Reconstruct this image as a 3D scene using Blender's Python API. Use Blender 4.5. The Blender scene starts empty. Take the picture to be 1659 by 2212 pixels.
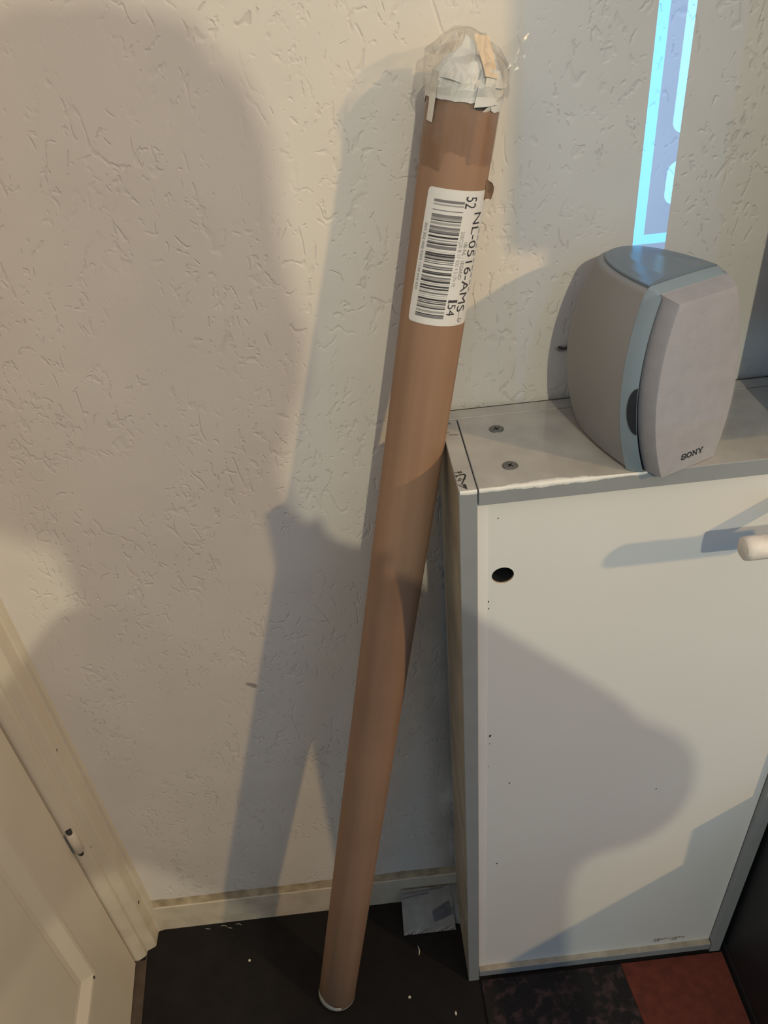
import bpy, bmesh, math, random
from mathutils import Vector, Matrix

random.seed(7)
SC = bpy.context.scene
COL = SC.collection

# ---------------------------------------------------------------- camera
FPX = 1727.49
CAM = Vector((0.0, -0.7299, 1.42))
PITCH, ROLL, YAW = math.radians(36.8423), math.radians(5.5113), math.radians(1.21604)
FW = Vector((math.sin(YAW) * math.cos(PITCH), math.cos(YAW) * math.cos(PITCH), -math.sin(PITCH)))
RT0 = Vector((math.cos(YAW), -math.sin(YAW), 0))
UP0 = RT0.cross(FW)
RT = RT0 * math.cos(ROLL) - UP0 * math.sin(ROLL)
UP = RT0 * math.sin(ROLL) + UP0 * math.cos(ROLL)
cam_data = bpy.data.cameras.new('camera')
cam = bpy.data.objects.new('camera', cam_data)
COL.objects.link(cam)
m = Matrix((RT, UP, -FW)).transposed().to_4x4()
m.translation = CAM
cam.matrix_world = m
cam_data.sensor_fit = 'VERTICAL'
cam_data.sensor_height = 24.0
cam_data.sensor_width = 18.0
cam_data.lens = 24.0 * FPX / 2212.0
cam_data.clip_start = 0.01
SC.camera = cam

# ---------------------------------------------------------------- world, lamps, exposure
SC.view_settings.view_transform = 'Standard'
SC.view_settings.look = 'None'
SC.view_settings.gamma = 1.0
SC.view_settings.use_curve_mapping = False
SC.view_settings.exposure = 0.0

world = bpy.data.worlds.new('room_ambient')
SC.world = world
world.use_nodes = True
bg = world.node_tree.nodes['Background']
bg.inputs[0].default_value = (0.36, 0.70, 1.0, 1)
bg.inputs[1].default_value = 0.54


def lamp(name, kind, loc, energy, color, size=0.05, aim=None):
    d = bpy.data.lights.new(name, kind)
    d.energy = energy
    d.color = color
    if kind == 'AREA':
        d.shape = 'RECTANGLE'
        d.size, d.size_y = size
    else:
        d.shadow_soft_size = size
    o = bpy.data.objects.new(name, d)
    o.location = loc
    if aim is not None:
        o.rotation_euler = (Vector(aim) - Vector(loc)).to_track_quat('-Z', 'Y').to_euler()
    COL.objects.link(o)
    return o


L1P = (2.56, -2.0, 2.35)
L2P = (0.33, -2.0, 2.2)
lamp('lamp_right', 'POINT', L1P, 158, (1.0, 0.68, 0.31), 0.05)
lamp('lamp_front', 'POINT', L2P, 57, (1.0, 0.93, 0.66), 0.014)
lamp('ceiling_bounce_fill', 'AREA', (0.8, -1.6, 2.6), 13, (1.0, 0.50, 0.20), (2.5, 2.5))  # warm area fill added in place of ceiling bounce, not a fixture


def projector(loc, target_y):
    """A video projector whose picture (a blue frame with pale bars) lands on the back wall."""
    d = bpy.data.lights.new('projector_lamp', 'SPOT')
    d.energy = 1.0
    d.color = (1, 1, 1)
    d.shadow_soft_size = 0.0
    d.spot_size = math.radians(120)
    d.spot_blend = 0.0
    d.use_nodes = True
    nt = d.node_tree
    em = next(n for n in nt.nodes if n.type == 'EMISSION')
    o = bpy.data.objects.new('projector_lamp', d)
    o.location = loc
    o.rotation_euler = (math.pi / 2, 0, 0)      # local -Z points to +Y (towards the wall), local X = world X, local Y = world Z
    COL.objects.link(o)
    N, Lk = nt.nodes.new, nt.links.new
    tc = N('ShaderNodeTexCoord')
    sp = N('ShaderNodeSeparateXYZ')
    Lk(tc.outputs['Normal'], sp.inputs[0])

    def mth(op, a, b=None):
        n = N('ShaderNodeMath')
        n.operation = op
        for i, v in enumerate((a, b)):
            if v is None:
                continue
            if isinstance(v, (int, float)):
                n.inputs[i].default_value = v
            else:
                Lk(v, n.inputs[i])
        return n.outputs[0]
    D = target_y - loc[1]
    az = mth('ABSOLUTE', sp.outputs[2])
    X = mth('ADD', mth('MULTIPLY', mth('DIVIDE', sp.outputs[0], az), D), loc[0])
    Z = mth('ADD', mth('MULTIPLY', mth('DIVIDE', sp.outputs[1], az), D), loc[2])

    def box(x0, x1, z0, z1):
        a = mth('MULTIPLY', mth('GREATER_THAN', X, x0), mth('LESS_THAN', X, x1))
        b = mth('MULTIPLY', mth('GREATER_THAN', Z, z0), mth('LESS_THAN', Z, z1))
        return mth('MULTIPLY', a, b)

    def capsule(x0, x1, z0, z1):
        """upright bar with rounded ends"""
        r = (x1 - x0) / 2
        cx = (x0 + x1) / 2
        zc = mth('MINIMUM', mth('MAXIMUM', Z, z0 + r), z1 - r)
        dx = mth('SUBTRACT', X, cx)
        dz = mth('SUBTRACT', Z, zc)
        return mth('LESS_THAN', mth('ADD', mth('MULTIPLY', dx, dx), mth('MULTIPLY', dz, dz)), r * r)
    x0, x1, zb = 0.2735, 0.3050, 1.128
    frame = box(x0, x1, zb, 3.0)
    line = mth('MAXIMUM', box(x0, x0 + 0.0098, 1.1495, 3.0), box(x0, x1, 1.1495, 1.1585))
    bars = mth('MAXIMUM', capsule(0.2975, 0.3175, 1.245, 1.6), capsule(0.2980, 0.3180, 1.184, 1.222))
    bars = mth('MULTIPLY', bars, mth('LESS_THAN', X, x1))
    white = box(0.2955, x1, zb, 1.1365)

    def mix(fac, c0, c1):
        n = N('ShaderNodeMixRGB')
        Lk(fac, n.inputs[0])
        for i, c in ((1, c0), (2, c1)):
            if isinstance(c, tuple):
                n.inputs[i].default_value = (*c, 1)
            else:
                Lk(c, n.inputs[i])
        return n.outputs[0]
    c = mix(box(0.165, 0.95, 0.95, 3.0), (0, 0, 0), (0.0, 0.020, 0.070))
    c = mix(frame, c, (0.0, 0.48, 1.45))
    c = mix(bars, c, (0.4, 2.2, 4.2))
    c = mix(white, c, (2.5, 4.0, 5.0))
    c = mix(line, c, (0.0, 2.0, 5.0))
    Lk(c, em.inputs[0])
    em.inputs[1].default_value = 130.0
    return o


projector((0.9, -2.2, 2.3), 0.006)


# ---------------------------------------------------------------- node materials
def mat(name, color, rough=0.6, var=0.06, scale=18.0, bump=0.0, bscale=120.0, spec=0.5, metal=0.0, coat=0.0, color2=None, thr=None):
    """plain procedural surface: base colour with slight noise variation and fine bump"""
    mt = bpy.data.materials.new(name)
    mt.use_nodes = True
    nt = mt.node_tree
    b = nt.nodes['Principled BSDF']
    N, Lk = nt.nodes.new, nt.links.new
    tc = N('ShaderNodeTexCoord')
    nz = N('ShaderNodeTexNoise')
    nz.inputs['Scale'].default_value = scale
    nz.inputs['Detail'].default_value = 6
    Lk(tc.outputs['Object'], nz.inputs['Vector'])
    rp = N('ShaderNodeValToRGB')
    lo = tuple(max(0, c * (1 - var)) for c in color)
    hi = color2 if color2 else tuple(min(1, c * (1 + var)) for c in color)
    e = rp.color_ramp.elements
    e[0].color, e[1].color = (*lo, 1), (*hi, 1)
    e[0].position, e[1].position = thr if thr else (0.3, 0.7)
    Lk(nz.outputs['Fac'], rp.inputs['Fac'])
    Lk(rp.outputs['Color'], b.inputs['Base Color'])
    b.inputs['Roughness'].default_value = rough
    b.inputs['Specular IOR Level'].default_value = spec
    b.inputs['Metallic'].default_value = metal
    b.inputs['Coat Weight'].default_value = coat
    if bump:
        n2 = N('ShaderNodeTexNoise')
        n2.inputs['Scale'].default_value = bscale
        n2.inputs['Detail'].default_value = 4
        Lk(tc.outputs['Object'], n2.inputs['Vector'])
        bp = N('ShaderNodeBump')
        bp.inputs['Strength'].default_value = bump
        bp.inputs['Distance'].default_value = 0.001
        Lk(n2.outputs['Fac'], bp.inputs['Height'])
        Lk(bp.outputs['Normal'], b.inputs['Normal'])
    return mt


def plaster_material():
    """beige painted bark-grain plaster: short worm-like grooves in loose patches"""
    mt = bpy.data.materials.new('bark_grain_plaster')
    mt.use_nodes = True
    nt = mt.node_tree
    b = nt.nodes['Principled BSDF']
    N, Lk = nt.nodes.new, nt.links.new
    tc = N('ShaderNodeTexCoord')

    def mth(op, a, b_=None, clamp=False):
        n = N('ShaderNodeMath')
        n.operation = op
        n.use_clamp = clamp
        for i, v in enumerate((a, b_)):
            if v is None:
                continue
            if isinstance(v, (int, float)):
                n.inputs[i].default_value = v
            else:
                Lk(v, n.inputs[i])
        return n.outputs[0]

    def noise(scale, detail=2.0, rot=0.0, stretch=1.0, off=(0, 0, 0), rough=0.5, dist=0.0):
        mp = N('ShaderNodeMapping')
        mp.inputs['Rotation'].default_value = (0, rot, 0)
        mp.inputs['Scale'].default_value = (1, 1, stretch)
        mp.inputs['Location'].default_value = off
        Lk(tc.outputs['Object'], mp.inputs['Vector'])
        n = N('ShaderNodeTexNoise')
        n.inputs['Scale'].default_value = scale
        n.inputs['Detail'].default_value = detail
        n.inputs['Roughness'].default_value = rough
        n.inputs['Distortion'].default_value = dist
        Lk(mp.outputs['Vector'], n.inputs['Vector'])
        return n.outputs['Fac']

    def ramp(v, a, b_):
        n = N('ShaderNodeMapRange')
        n.interpolation_type = 'SMOOTHSTEP'
        n.inputs['From Min'].default_value = a
        n.inputs['From Max'].default_value = b_
        Lk(v, n.inputs['Value'])
        return n.outputs[0]

    def worms(scale, rot, stretch, off, width, mscale, m0, m1):
        n = noise(scale, 1.5, rot, stretch, off, dist=0.5)
        line = ramp(mth('ABSOLUTE', mth('SUBTRACT', n, 0.5)), width, 0.0)
        mask = ramp(noise(mscale, 2.0, 0.3, 1.0, (off[0] + 3, 1, 2), rough=0.6), m0, m1)
        return mth('MULTIPLY', line, mask)
    g1 = worms(26, 0.85, 0.45, (0, 0, 0), 0.030, 60, 0.50, 0.61)
    g2 = worms(36, 0.55, 0.55, (5, 2, 1), 0.034, 75, 0.52, 0.62)
    g3 = worms(22, -0.5, 0.6, (9, 4, 7), 0.022, 80, 0.57, 0.66)
    g4 = worms(48, 1.0, 0.5, (2, 7, 4), 0.040, 90, 0.56, 0.65)
    groove = mth('MAXIMUM', mth('MAXIMUM', g1, g2), mth('MAXIMUM', g3, g4))
    groove = mth('MULTIPLY', groove, ramp(noise(8, 2.0, 0.0, 1.0, (1, 3, 2)), 0.34, 0.52))
    # smooth trowelled margin towards the left corner and the foot of the wall
    sx = N('ShaderNodeSeparateXYZ')
    Lk(tc.outputs['Object'], sx.inputs[0])
    groove = mth('MULTIPLY', groove, ramp(sx.outputs[0], -0.445, -0.40))
    soft = mth('MULTIPLY', noise(35, 3.0), 0.22)
    grain = mth('MULTIPLY', noise(420, 2.0), 0.035)
    height = mth('ADD', mth('SUBTRACT', soft, mth('MULTIPLY', groove, 1.0)), grain)
    bp = N('ShaderNodeBump')
    bp.inputs['Strength'].default_value = 0.58
    bp.inputs['Distance'].default_value = 0.0011
    Lk(height, bp.inputs['Height'])
    Lk(bp.outputs['Normal'], b.inputs['Normal'])
    # paint colour, with dirt stuck in some of the grooves and a few smudges
    rp = N('ShaderNodeValToRGB')
    e = rp.color_ramp.elements
    e[0].color, e[1].color = (0.70, 0.655, 0.60, 1), (0.76, 0.715, 0.655, 1)
    e[0].position, e[1].position = 0.3, 0.7
    Lk(noise(9, 4.0), rp.inputs['Fac'])
    dirt = N('ShaderNodeMixRGB')
    dirt.inputs[2].default_value = (0.42, 0.37, 0.32, 1)
    Lk(mth('MULTIPLY', groove, mth('MULTIPLY', ramp(noise(15, 2.0, 0, 1, (4, 4, 4)), 0.5, 0.75), 0.35)), dirt.inputs[0])
    Lk(rp.outputs['Color'], dirt.inputs[1])
    # wall gets darker low down and towards the cabinet
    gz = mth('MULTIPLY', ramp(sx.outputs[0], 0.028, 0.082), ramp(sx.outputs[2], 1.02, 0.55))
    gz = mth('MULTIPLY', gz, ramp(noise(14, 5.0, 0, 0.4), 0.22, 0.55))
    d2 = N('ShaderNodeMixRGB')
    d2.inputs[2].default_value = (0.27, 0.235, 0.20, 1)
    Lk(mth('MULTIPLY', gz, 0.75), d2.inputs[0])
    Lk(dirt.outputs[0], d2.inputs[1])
    # one dark smudge to the left of the tube

    def spot(x, z, rx, rz, rot, amount):
        cx = mth('SUBTRACT', sx.outputs[0], x)
        cz = mth('SUBTRACT', sx.outputs[2], z)
        c_, s_ = math.cos(rot), math.sin(rot)
        a = mth('DIVIDE', mth('ADD', mth('MULTIPLY', cx, c_), mth('MULTIPLY', cz, s_)), rx)
        q_ = mth('DIVIDE', mth('SUBTRACT', mth('MULTIPLY', cz, c_), mth('MULTIPLY', cx, s_)), rz)
        r2 = mth('ADD', mth('MULTIPLY', a, a), mth('MULTIPLY', q_, q_))
        r2 = mth('ADD', r2, mth('MULTIPLY', mth('SUBTRACT', noise(90, 3.0), 0.5), 2.2))
        return mth('MULTIPLY', ramp(r2, 1.0, 0.2), amount)
    sp = mth('MAXIMUM', spot(-0.183, 0.603, 0.011, 0.005, -0.7, 0.6), spot(0.214, 1.051, 0.0105, 0.0055, 0.1, 0.75))
    d3 = N('ShaderNodeMixRGB')
    d3.inputs[2].default_value = (0.10, 0.09, 0.085, 1)
    Lk(sp, d3.inputs[0])
    Lk(d2.outputs[0], d3.inputs[1])
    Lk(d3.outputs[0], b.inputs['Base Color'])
    b.inputs['Roughness'].default_value = 0.62
    b.inputs['Specular IOR Level'].default_value = 0.35
    return mt


def cardboard_material():
    mt = mat('brown_cardboard', (0.33, 0.20, 0.13), 0.70, 0.10, 6.0, 0.15, 260.0, 0.35)
    nt = mt.node_tree
    b = nt.nodes['Principled BSDF']
    N, Lk = nt.nodes.new, nt.links.new
    # faint fibre streaks along the tube
    tc = N('ShaderNodeTexCoord')
    mp = N('ShaderNodeMapping')
    mp.inputs['Scale'].default_value = (60, 60, 2.0)
    Lk(tc.outputs['Object'], mp.inputs['Vector'])
    nz = N('ShaderNodeTexNoise')
    nz.inputs['Scale'].default_value = 1.5
    nz.inputs['Detail'].default_value = 5
    Lk(mp.outputs[0], nz.inputs['Vector'])
    mx = N('ShaderNodeMixRGB')
    mx.blend_type = 'MULTIPLY'
    mx.inputs[0].default_value = 0.35
    rp = N('ShaderNodeValToRGB')
    rp.color_ramp.elements[0].color = (0.72, 0.70, 0.68, 1)
    rp.color_ramp.elements[1].color = (1, 1, 1, 1)
    rp.color_ramp.elements[0].position = 0.35
    rp.color_ramp.elements[1].position = 0.65
    Lk(nz.outputs['Fac'], rp.inputs[0])
    src = b.inputs['Base Color'].links[0].from_socket
    Lk(src, mx.inputs[1])
    Lk(rp.outputs[0], mx.inputs[2])
    Lk(mx.outputs[0], b.inputs['Base Color'])
    return mt


def film_material(name, tint, gloss_fac, rough, bump=0.0, bscale=60):
    """thin clear plastic film: mostly see-through, partly mirror-like"""
    mt = bpy.data.materials.new(name)
    mt.use_nodes = True
    nt = mt.node_tree
    N, Lk = nt.nodes.new, nt.links.new
    out = nt.nodes['Material Output']
    nt.nodes.remove(nt.nodes['Principled BSDF'])
    tr = N('ShaderNodeBsdfTransparent')
    tr.inputs[0].default_value = (*tint, 1)
    gl = N('ShaderNodeBsdfGlossy')
    gl.inputs['Roughness'].default_value = rough
    gl.inputs[0].default_value = (0.9, 0.9, 0.9, 1)
    df = N('ShaderNodeBsdfDiffuse')
    df.inputs[0].default_value = (0.75, 0.73, 0.70, 1)
    mx = N('ShaderNodeMixShader')
    fr = N('ShaderNodeFresnel')
    fr.inputs[0].default_value = 1.5
    ad = N('ShaderNodeMath')
    ad.operation = 'ADD'
    ad.use_clamp = True
    ad.operation = 'MULTIPLY_ADD'
    ad.inputs[1].default_value = 0.40
    ad.inputs[2].default_value = gloss_fac
    Lk(fr.outputs[0], ad.inputs[0])
    Lk(ad.outputs[0], mx.inputs[0])
    mx0 = N('ShaderNodeMixShader')
    tcn = N('ShaderNodeTexCoord')
    nzs = N('ShaderNodeTexNoise')
    nzs.inputs['Scale'].default_value = bscale * 0.7
    nzs.inputs['Detail'].default_value = 5
    Lk(tcn.outputs['Object'], nzs.inputs['Vector'])
    mr = N('ShaderNodeMapRange')
    mr.inputs['From Min'].default_value = 0.52
    mr.inputs['From Max'].default_value = 0.80
    mr.inputs['To Max'].default_value = 0.16
    Lk(nzs.outputs['Fac'], mr.inputs['Value'])
    Lk(mr.outputs[0], mx0.inputs[0])
    Lk(tr.outputs[0], mx0.inputs[1])
    Lk(df.outputs[0], mx0.inputs[2])
    Lk(mx0.outputs[0], mx.inputs[1])
    Lk(gl.outputs[0], mx.inputs[2])
    if bump:
        nz = N('ShaderNodeTexNoise')
        nz.inputs['Scale'].default_value = bscale
        nz.inputs['Detail'].default_value = 3
        Lk(tcn.outputs['Object'], nz.inputs['Vector'])
        bp = N('ShaderNodeBump')
        bp.inputs['Strength'].default_value = bump
        bp.inputs['Distance'].default_value = 0.004
        Lk(nz.outputs['Fac'], bp.inputs['Height'])
        for n in (gl, fr, df):
            Lk(bp.outputs[0], n.inputs['Normal'])
    Lk(mx.outputs[0], out.inputs[0])
    return mt


def rug_material():
    """black pile with worn pinkish rings"""
    mt = bpy.data.materials.new('ringed_rug_pile')
    mt.use_nodes = True
    nt = mt.node_tree
    b = nt.nodes['Principled BSDF']
    N, Lk = nt.nodes.new, nt.links.new
    tc = N('ShaderNodeTexCoord')
    nd = N('ShaderNodeTexNoise')
    nd.inputs['Scale'].default_value = 60
    Lk(tc.outputs['Object'], nd.inputs['Vector'])
    ad = N('ShaderNodeMixRGB')
    ad.blend_type = 'ADD'
    ad.inputs[0].default_value = 0.035
    Lk(tc.outputs['Object'], ad.inputs[1])
    Lk(nd.outputs['Color'], ad.inputs[2])
    vo = N('ShaderNodeTexVoronoi')
    vo.inputs['Scale'].default_value = 22
    vo.inputs['Randomness'].default_value = 0.75
    Lk(ad.outputs[0], vo.inputs['Vector'])
    rp = N('ShaderNodeValToRGB')
    e = rp.color_ramp.elements
    e[0].position, e[0].color = 0.0, (0.012, 0.010, 0.010, 1)
    e[1].position, e[1].color = 0.66, (0.012, 0.010, 0.010, 1)
    for p, c in ((0.36, (0.014, 0.011, 0.011, 1)), (0.47, (0.075, 0.040, 0.040, 1)), (0.56, (0.055, 0.030, 0.032, 1))):
        x = e.new(p)
        x.color = c
    Lk(vo.outputs['Distance'], rp.inputs[0])
    n2 = N('ShaderNodeTexNoise')
    n2.inputs['Scale'].default_value = 75
    n2.inputs['Detail'].default_value = 6
    Lk(tc.outputs['Object'], n2.inputs['Vector'])
    r2 = N('ShaderNodeValToRGB')
    r2.color_ramp.elements[0].position = 0.42
    r2.color_ramp.elements[1].position = 0.62
    Lk(n2.outputs['Fac'], r2.inputs[0])
    mx = N('ShaderNodeMixRGB')
    mx.inputs[1].default_value = (0.012, 0.010, 0.010, 1)
    Lk(r2.outputs[0], mx.inputs[0])
    Lk(rp.outputs[0], mx.inputs[2])
    Lk(mx.outputs[0], b.inputs['Base Color'])
    b.inputs['Roughness'].default_value = 0.95
    n3 = N('ShaderNodeTexNoise')
    n3.inputs['Scale'].default_value = 500
    Lk(tc.outputs['Object'], n3.inputs['Vector'])
    bp = N('ShaderNodeBump')
    bp.inputs['Strength'].default_value = 0.6
    bp.inputs['Distance'].default_value = 0.002
    Lk(n3.outputs['Fac'], bp.inputs['Height'])
    Lk(bp.outputs[0], b.inputs['Normal'])
    return mt


M = {}
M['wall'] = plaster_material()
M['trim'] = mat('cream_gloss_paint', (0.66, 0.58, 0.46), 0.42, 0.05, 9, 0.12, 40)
def add_floor_tone(mt, ztop, color, amount):
    """patchy brown tone that thins out upwards from the floor"""
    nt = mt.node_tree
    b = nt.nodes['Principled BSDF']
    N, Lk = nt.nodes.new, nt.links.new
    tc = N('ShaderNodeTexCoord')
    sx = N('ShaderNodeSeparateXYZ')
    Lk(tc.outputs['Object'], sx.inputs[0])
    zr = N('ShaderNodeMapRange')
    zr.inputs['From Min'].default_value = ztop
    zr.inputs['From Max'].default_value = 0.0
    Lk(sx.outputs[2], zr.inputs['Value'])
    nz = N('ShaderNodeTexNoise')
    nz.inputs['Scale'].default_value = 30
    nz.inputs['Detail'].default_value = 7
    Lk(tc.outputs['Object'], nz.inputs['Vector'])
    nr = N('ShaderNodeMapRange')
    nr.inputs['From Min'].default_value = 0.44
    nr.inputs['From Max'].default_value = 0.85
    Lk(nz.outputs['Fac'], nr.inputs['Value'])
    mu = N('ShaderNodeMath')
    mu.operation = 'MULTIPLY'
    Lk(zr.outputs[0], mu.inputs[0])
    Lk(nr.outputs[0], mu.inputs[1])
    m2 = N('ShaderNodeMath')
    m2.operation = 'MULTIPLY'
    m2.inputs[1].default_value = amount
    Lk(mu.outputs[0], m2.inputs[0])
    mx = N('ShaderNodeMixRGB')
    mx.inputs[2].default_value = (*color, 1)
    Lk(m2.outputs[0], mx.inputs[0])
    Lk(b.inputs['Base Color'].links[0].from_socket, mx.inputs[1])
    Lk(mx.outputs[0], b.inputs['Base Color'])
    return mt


add_floor_tone(M['trim'], 0.30, (0.30, 0.23, 0.15), 0.5)  # trim turns patchy brown towards the floor
M['grime'] = mat('grimy_ledge_paint', (0.36, 0.28, 0.18), 0.8, 0.25, 45, 0.5, 160, color2=(0.50, 0.41, 0.28))
M['door'] = mat('cream_door_paint', (0.70, 0.61, 0.48), 0.45, 0.04, 7, 0.1, 60)
M['floor'] = mat('black_brown_floor', (0.0085, 0.0068, 0.0065), 0.65, 0.35, 24, 0.3, 200, 0.3)
M['threshold'] = mat('dark_brown_threshold', (0.075, 0.052, 0.036), 0.7, 0.3, 40, 0.2, 150)
M['card'] = cardboard_material()
M['card_torn'] = mat('torn_cardboard', (0.34, 0.23, 0.15), 0.9, 0.3, 120, 0.6, 300)
M['label'] = mat('white_label_paper', (0.76, 0.74, 0.72), 0.5, 0.03, 40)
M['ink'] = mat('black_ink', (0.045, 0.042, 0.05), 0.6, 0.1, 60)
M['ink_grey'] = mat('grey_ink', (0.20, 0.195, 0.205), 0.6, 0.1, 60)
M['ink_pale'] = mat('faint_ink', (0.36, 0.35, 0.34), 0.6, 0.1, 60)
M['paper'] = mat('crumpled_white_paper', (0.74, 0.73, 0.70), 0.6, 0.05, 40, 0.3, 140)
M['tape_white'] = mat('white_tape', (0.68, 0.65, 0.58), 0.45, 0.05, 40)
M['tape_beige'] = mat('beige_masking_tape', (0.78, 0.62, 0.45), 0.5, 0.05, 40)
M['film'] = film_material('clear_tape_film', (0.955, 0.945, 0.935), 0.012, 0.2, 0.3, 55)
M['bag'] = film_material('clear_plastic_bag', (0.985, 0.985, 0.98), 0.004, 0.2, 0.2, 60)
M['lam_top'] = mat('grey_laminate_top', (0.43, 0.415, 0.39), 0.16, 0.16, 22, 0.04, 60, 0.65, coat=0.6)
M['lam_edge'] = mat('grey_edge_band', (0.285, 0.30, 0.31), 0.45, 0.04, 30, 0.04, 200)
M['lam_side'] = mat('grimy_beige_laminate_side', (0.36, 0.32, 0.25), 0.5, 0.25, 14, 0.1, 90, color2=(0.46, 0.42, 0.34))
M['lam_white'] = mat('white_laminate_panel', (0.77, 0.76, 0.74), 0.36, 0.02, 5, 0.03, 200)
M['lam_white2'] = mat('bright_white_strip', (0.86, 0.82, 0.79), 0.36, 0.03, 8)
M['chip'] = mat('chalky_white_filler', (0.80, 0.79, 0.75), 0.8, 0.06, 60, 0.6, 200)
M['dark'] = mat('dark_cavity_and_shade', (0.012, 0.014, 0.018), 0.6, 0.1, 40)
M['wood_raw'] = mat('raw_chipboard_edge', (0.50, 0.36, 0.20), 0.8, 0.2, 200)
M['screw'] = mat('zinc_screw', (0.19, 0.195, 0.19), 0.42, 0.2, 260, 0.2, 500, metal=0.55)
M['dowel'] = mat('peeling_white_paint', (0.74, 0.68, 0.62), 0.6, 0.12, 60, 0.7, 120)
M['stain'] = mat('dark_marker', (0.03, 0.027, 0.025), 0.6, 0.2, 90)
M['stain_brown'] = mat('brown_glue_residue', (0.34, 0.30, 0.24), 0.8, 0.15, 60, color2=(0.43, 0.385, 0.31))
M['sp_body'] = mat('grey_satin_plastic', (0.265, 0.262, 0.262), 0.50, 0.03, 30, 0.05, 900)
M['sp_collar'] = mat('blue_grey_painted_plastic', (0.235, 0.295, 0.335), 0.38, 0.03, 40, 0.03, 900)
M['sp_top'] = mat('blue_grey_top_plastic', (0.145, 0.185, 0.225), 0.20, 0.03, 40, 0.02, 900)
M['sp_cloth'] = mat('pale_grey_speaker_cloth', (0.355, 0.342, 0.362), 0.9, 0.05, 60, 0.5, 1300, 0.2)
M['sp_gap'] = mat('black_plastic', (0.018, 0.02, 0.024), 0.5, 0.1, 40)
M['logo'] = mat('dark_logo_metal', (0.035, 0.045, 0.05), 0.4, 0.1, 60)
M['cable'] = mat('black_cable_rubber', (0.015, 0.015, 0.016), 0.5, 0.1, 60)
M['rug'] = rug_material()
M['rug_red'] = mat('brick_red_pile', (0.135, 0.030, 0.019), 0.95, 0.2, 70, 0.6, 500)
M['black_box'] = mat('black_matt_board', (0.010, 0.011, 0.014), 0.55, 0.2, 30, 0.1, 300)
M['crumb'] = mat('pale_crumb', (0.70, 0.64, 0.52), 0.8, 0.1, 200)
M['mailer'] = mat('grey_white_mailer', (0.52, 0.51, 0.48), 0.55, 0.14, 30, 0.3, 60)
M['mailer_print'] = mat('dark_print', (0.10, 0.10, 0.115), 0.6, 0.3, 120)
M['blocker'] = mat('dark_blue_blocker_board', (0.03, 0.035, 0.045), 0.5, 0.1, 20)
M['skin'] = mat('skin', (0.52, 0.33, 0.24), 0.5, 0.06, 30, 0.1, 300)
M['hair'] = mat('dark_brown_hair', (0.04, 0.026, 0.018), 0.6, 0.3, 160, 0.8, 200)
M['shirt'] = mat('charcoal_cotton', (0.05, 0.052, 0.058), 0.9, 0.1, 60, 0.4, 600)
M['jeans'] = mat('blue_denim', (0.035, 0.055, 0.10), 0.9, 0.15, 80, 0.4, 700)
M['shoe'] = mat('black_shoe_leather', (0.02, 0.02, 0.02), 0.5, 0.1, 50)
M['phone'] = mat('black_phone_glass', (0.012, 0.012, 0.014), 0.2, 0.05, 40)
M['eye'] = mat('eye_white', (0.75, 0.73, 0.70), 0.3, 0.02, 60)
M['iris'] = mat('dark_iris', (0.03, 0.02, 0.015), 0.2, 0.05, 60)
M['lip'] = mat('lip', (0.42, 0.20, 0.17), 0.5, 0.05, 60)


# ---------------------------------------------------------------- mesh helpers
def obj(name, bm, material, parent=None, smooth=False, label=None):
    me = bpy.data.meshes.new(name)
    bm.normal_update()
    bm.to_mesh(me)
    bm.free()
    if isinstance(material, (list, tuple)):
        for k in material:
            me.materials.append(M[k])
    else:
        me.materials.append(M[material])
    if smooth:
        for p in me.polygons:
            p.use_smooth = True
    o = bpy.data.objects.new(name, me)
    COL.objects.link(o)
    if parent is not None:
        o.parent = parent
    if label:
        o['label'] = label
    return o


def thing(name, label, cat, loc=(0, 0, 0), group=None):
    o = bpy.data.objects.new(name, None)
    o.empty_display_size = 0.05
    o.location = loc
    COL.objects.link(o)
    o['label'] = label
    o['category'] = cat
    if group:
        o['group'] = group
    return o


def tag(o, label, cat, group=None):
    o['label'] = label
    o['category'] = cat
    if group:
        o['group'] = group
    return o


def struct(o, label=None):
    o['kind'] = 'structure'
    if label:
        o['label'] = label
    return o


def box_bm(x0, x1, y0, y1, z0, z1, bevel=0.0, seg=2):
    bm = bmesh.new()
    bmesh.ops.create_cube(bm, size=1.0)
    for v in bm.verts:
        v.co = Vector(((x0 + x1) / 2 + v.co.x * (x1 - x0), (y0 + y1) / 2 + v.co.y * (y1 - y0), (z0 + z1) / 2 + v.co.z * (z1 - z0)))
    if bevel:
        bmesh.ops.bevel(bm, geom=bm.edges[:], offset=bevel, segments=seg, affect='EDGES', profile=0.6)
    return bm


def prism_bm(pts, axis, a, b):
    """polygon pts (2-D) extruded along axis from a to b; axis 'z': pts are (x,y); 'x': (y,z); 'y': (x,z)"""
    bm = bmesh.new()

    def P(p, t):
        if axis == 'z':
            return (p[0], p[1], t)
        if axis == 'x':
            return (t, p[0], p[1])
        return (p[0], t, p[1])
    A = [bm.verts.new(P(p, a)) for p in pts]
    B = [bm.verts.new(P(p, b)) for p in pts]
    n = len(pts)
    bm.faces.new(A)
    bm.faces.new(B[::-1])
    for i in range(n):
        bm.faces.new((A[i], B[i], B[(i + 1) % n], A[(i + 1) % n]))
    bmesh.ops.recalc_face_normals(bm, faces=bm.faces[:])
    return bm


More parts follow.
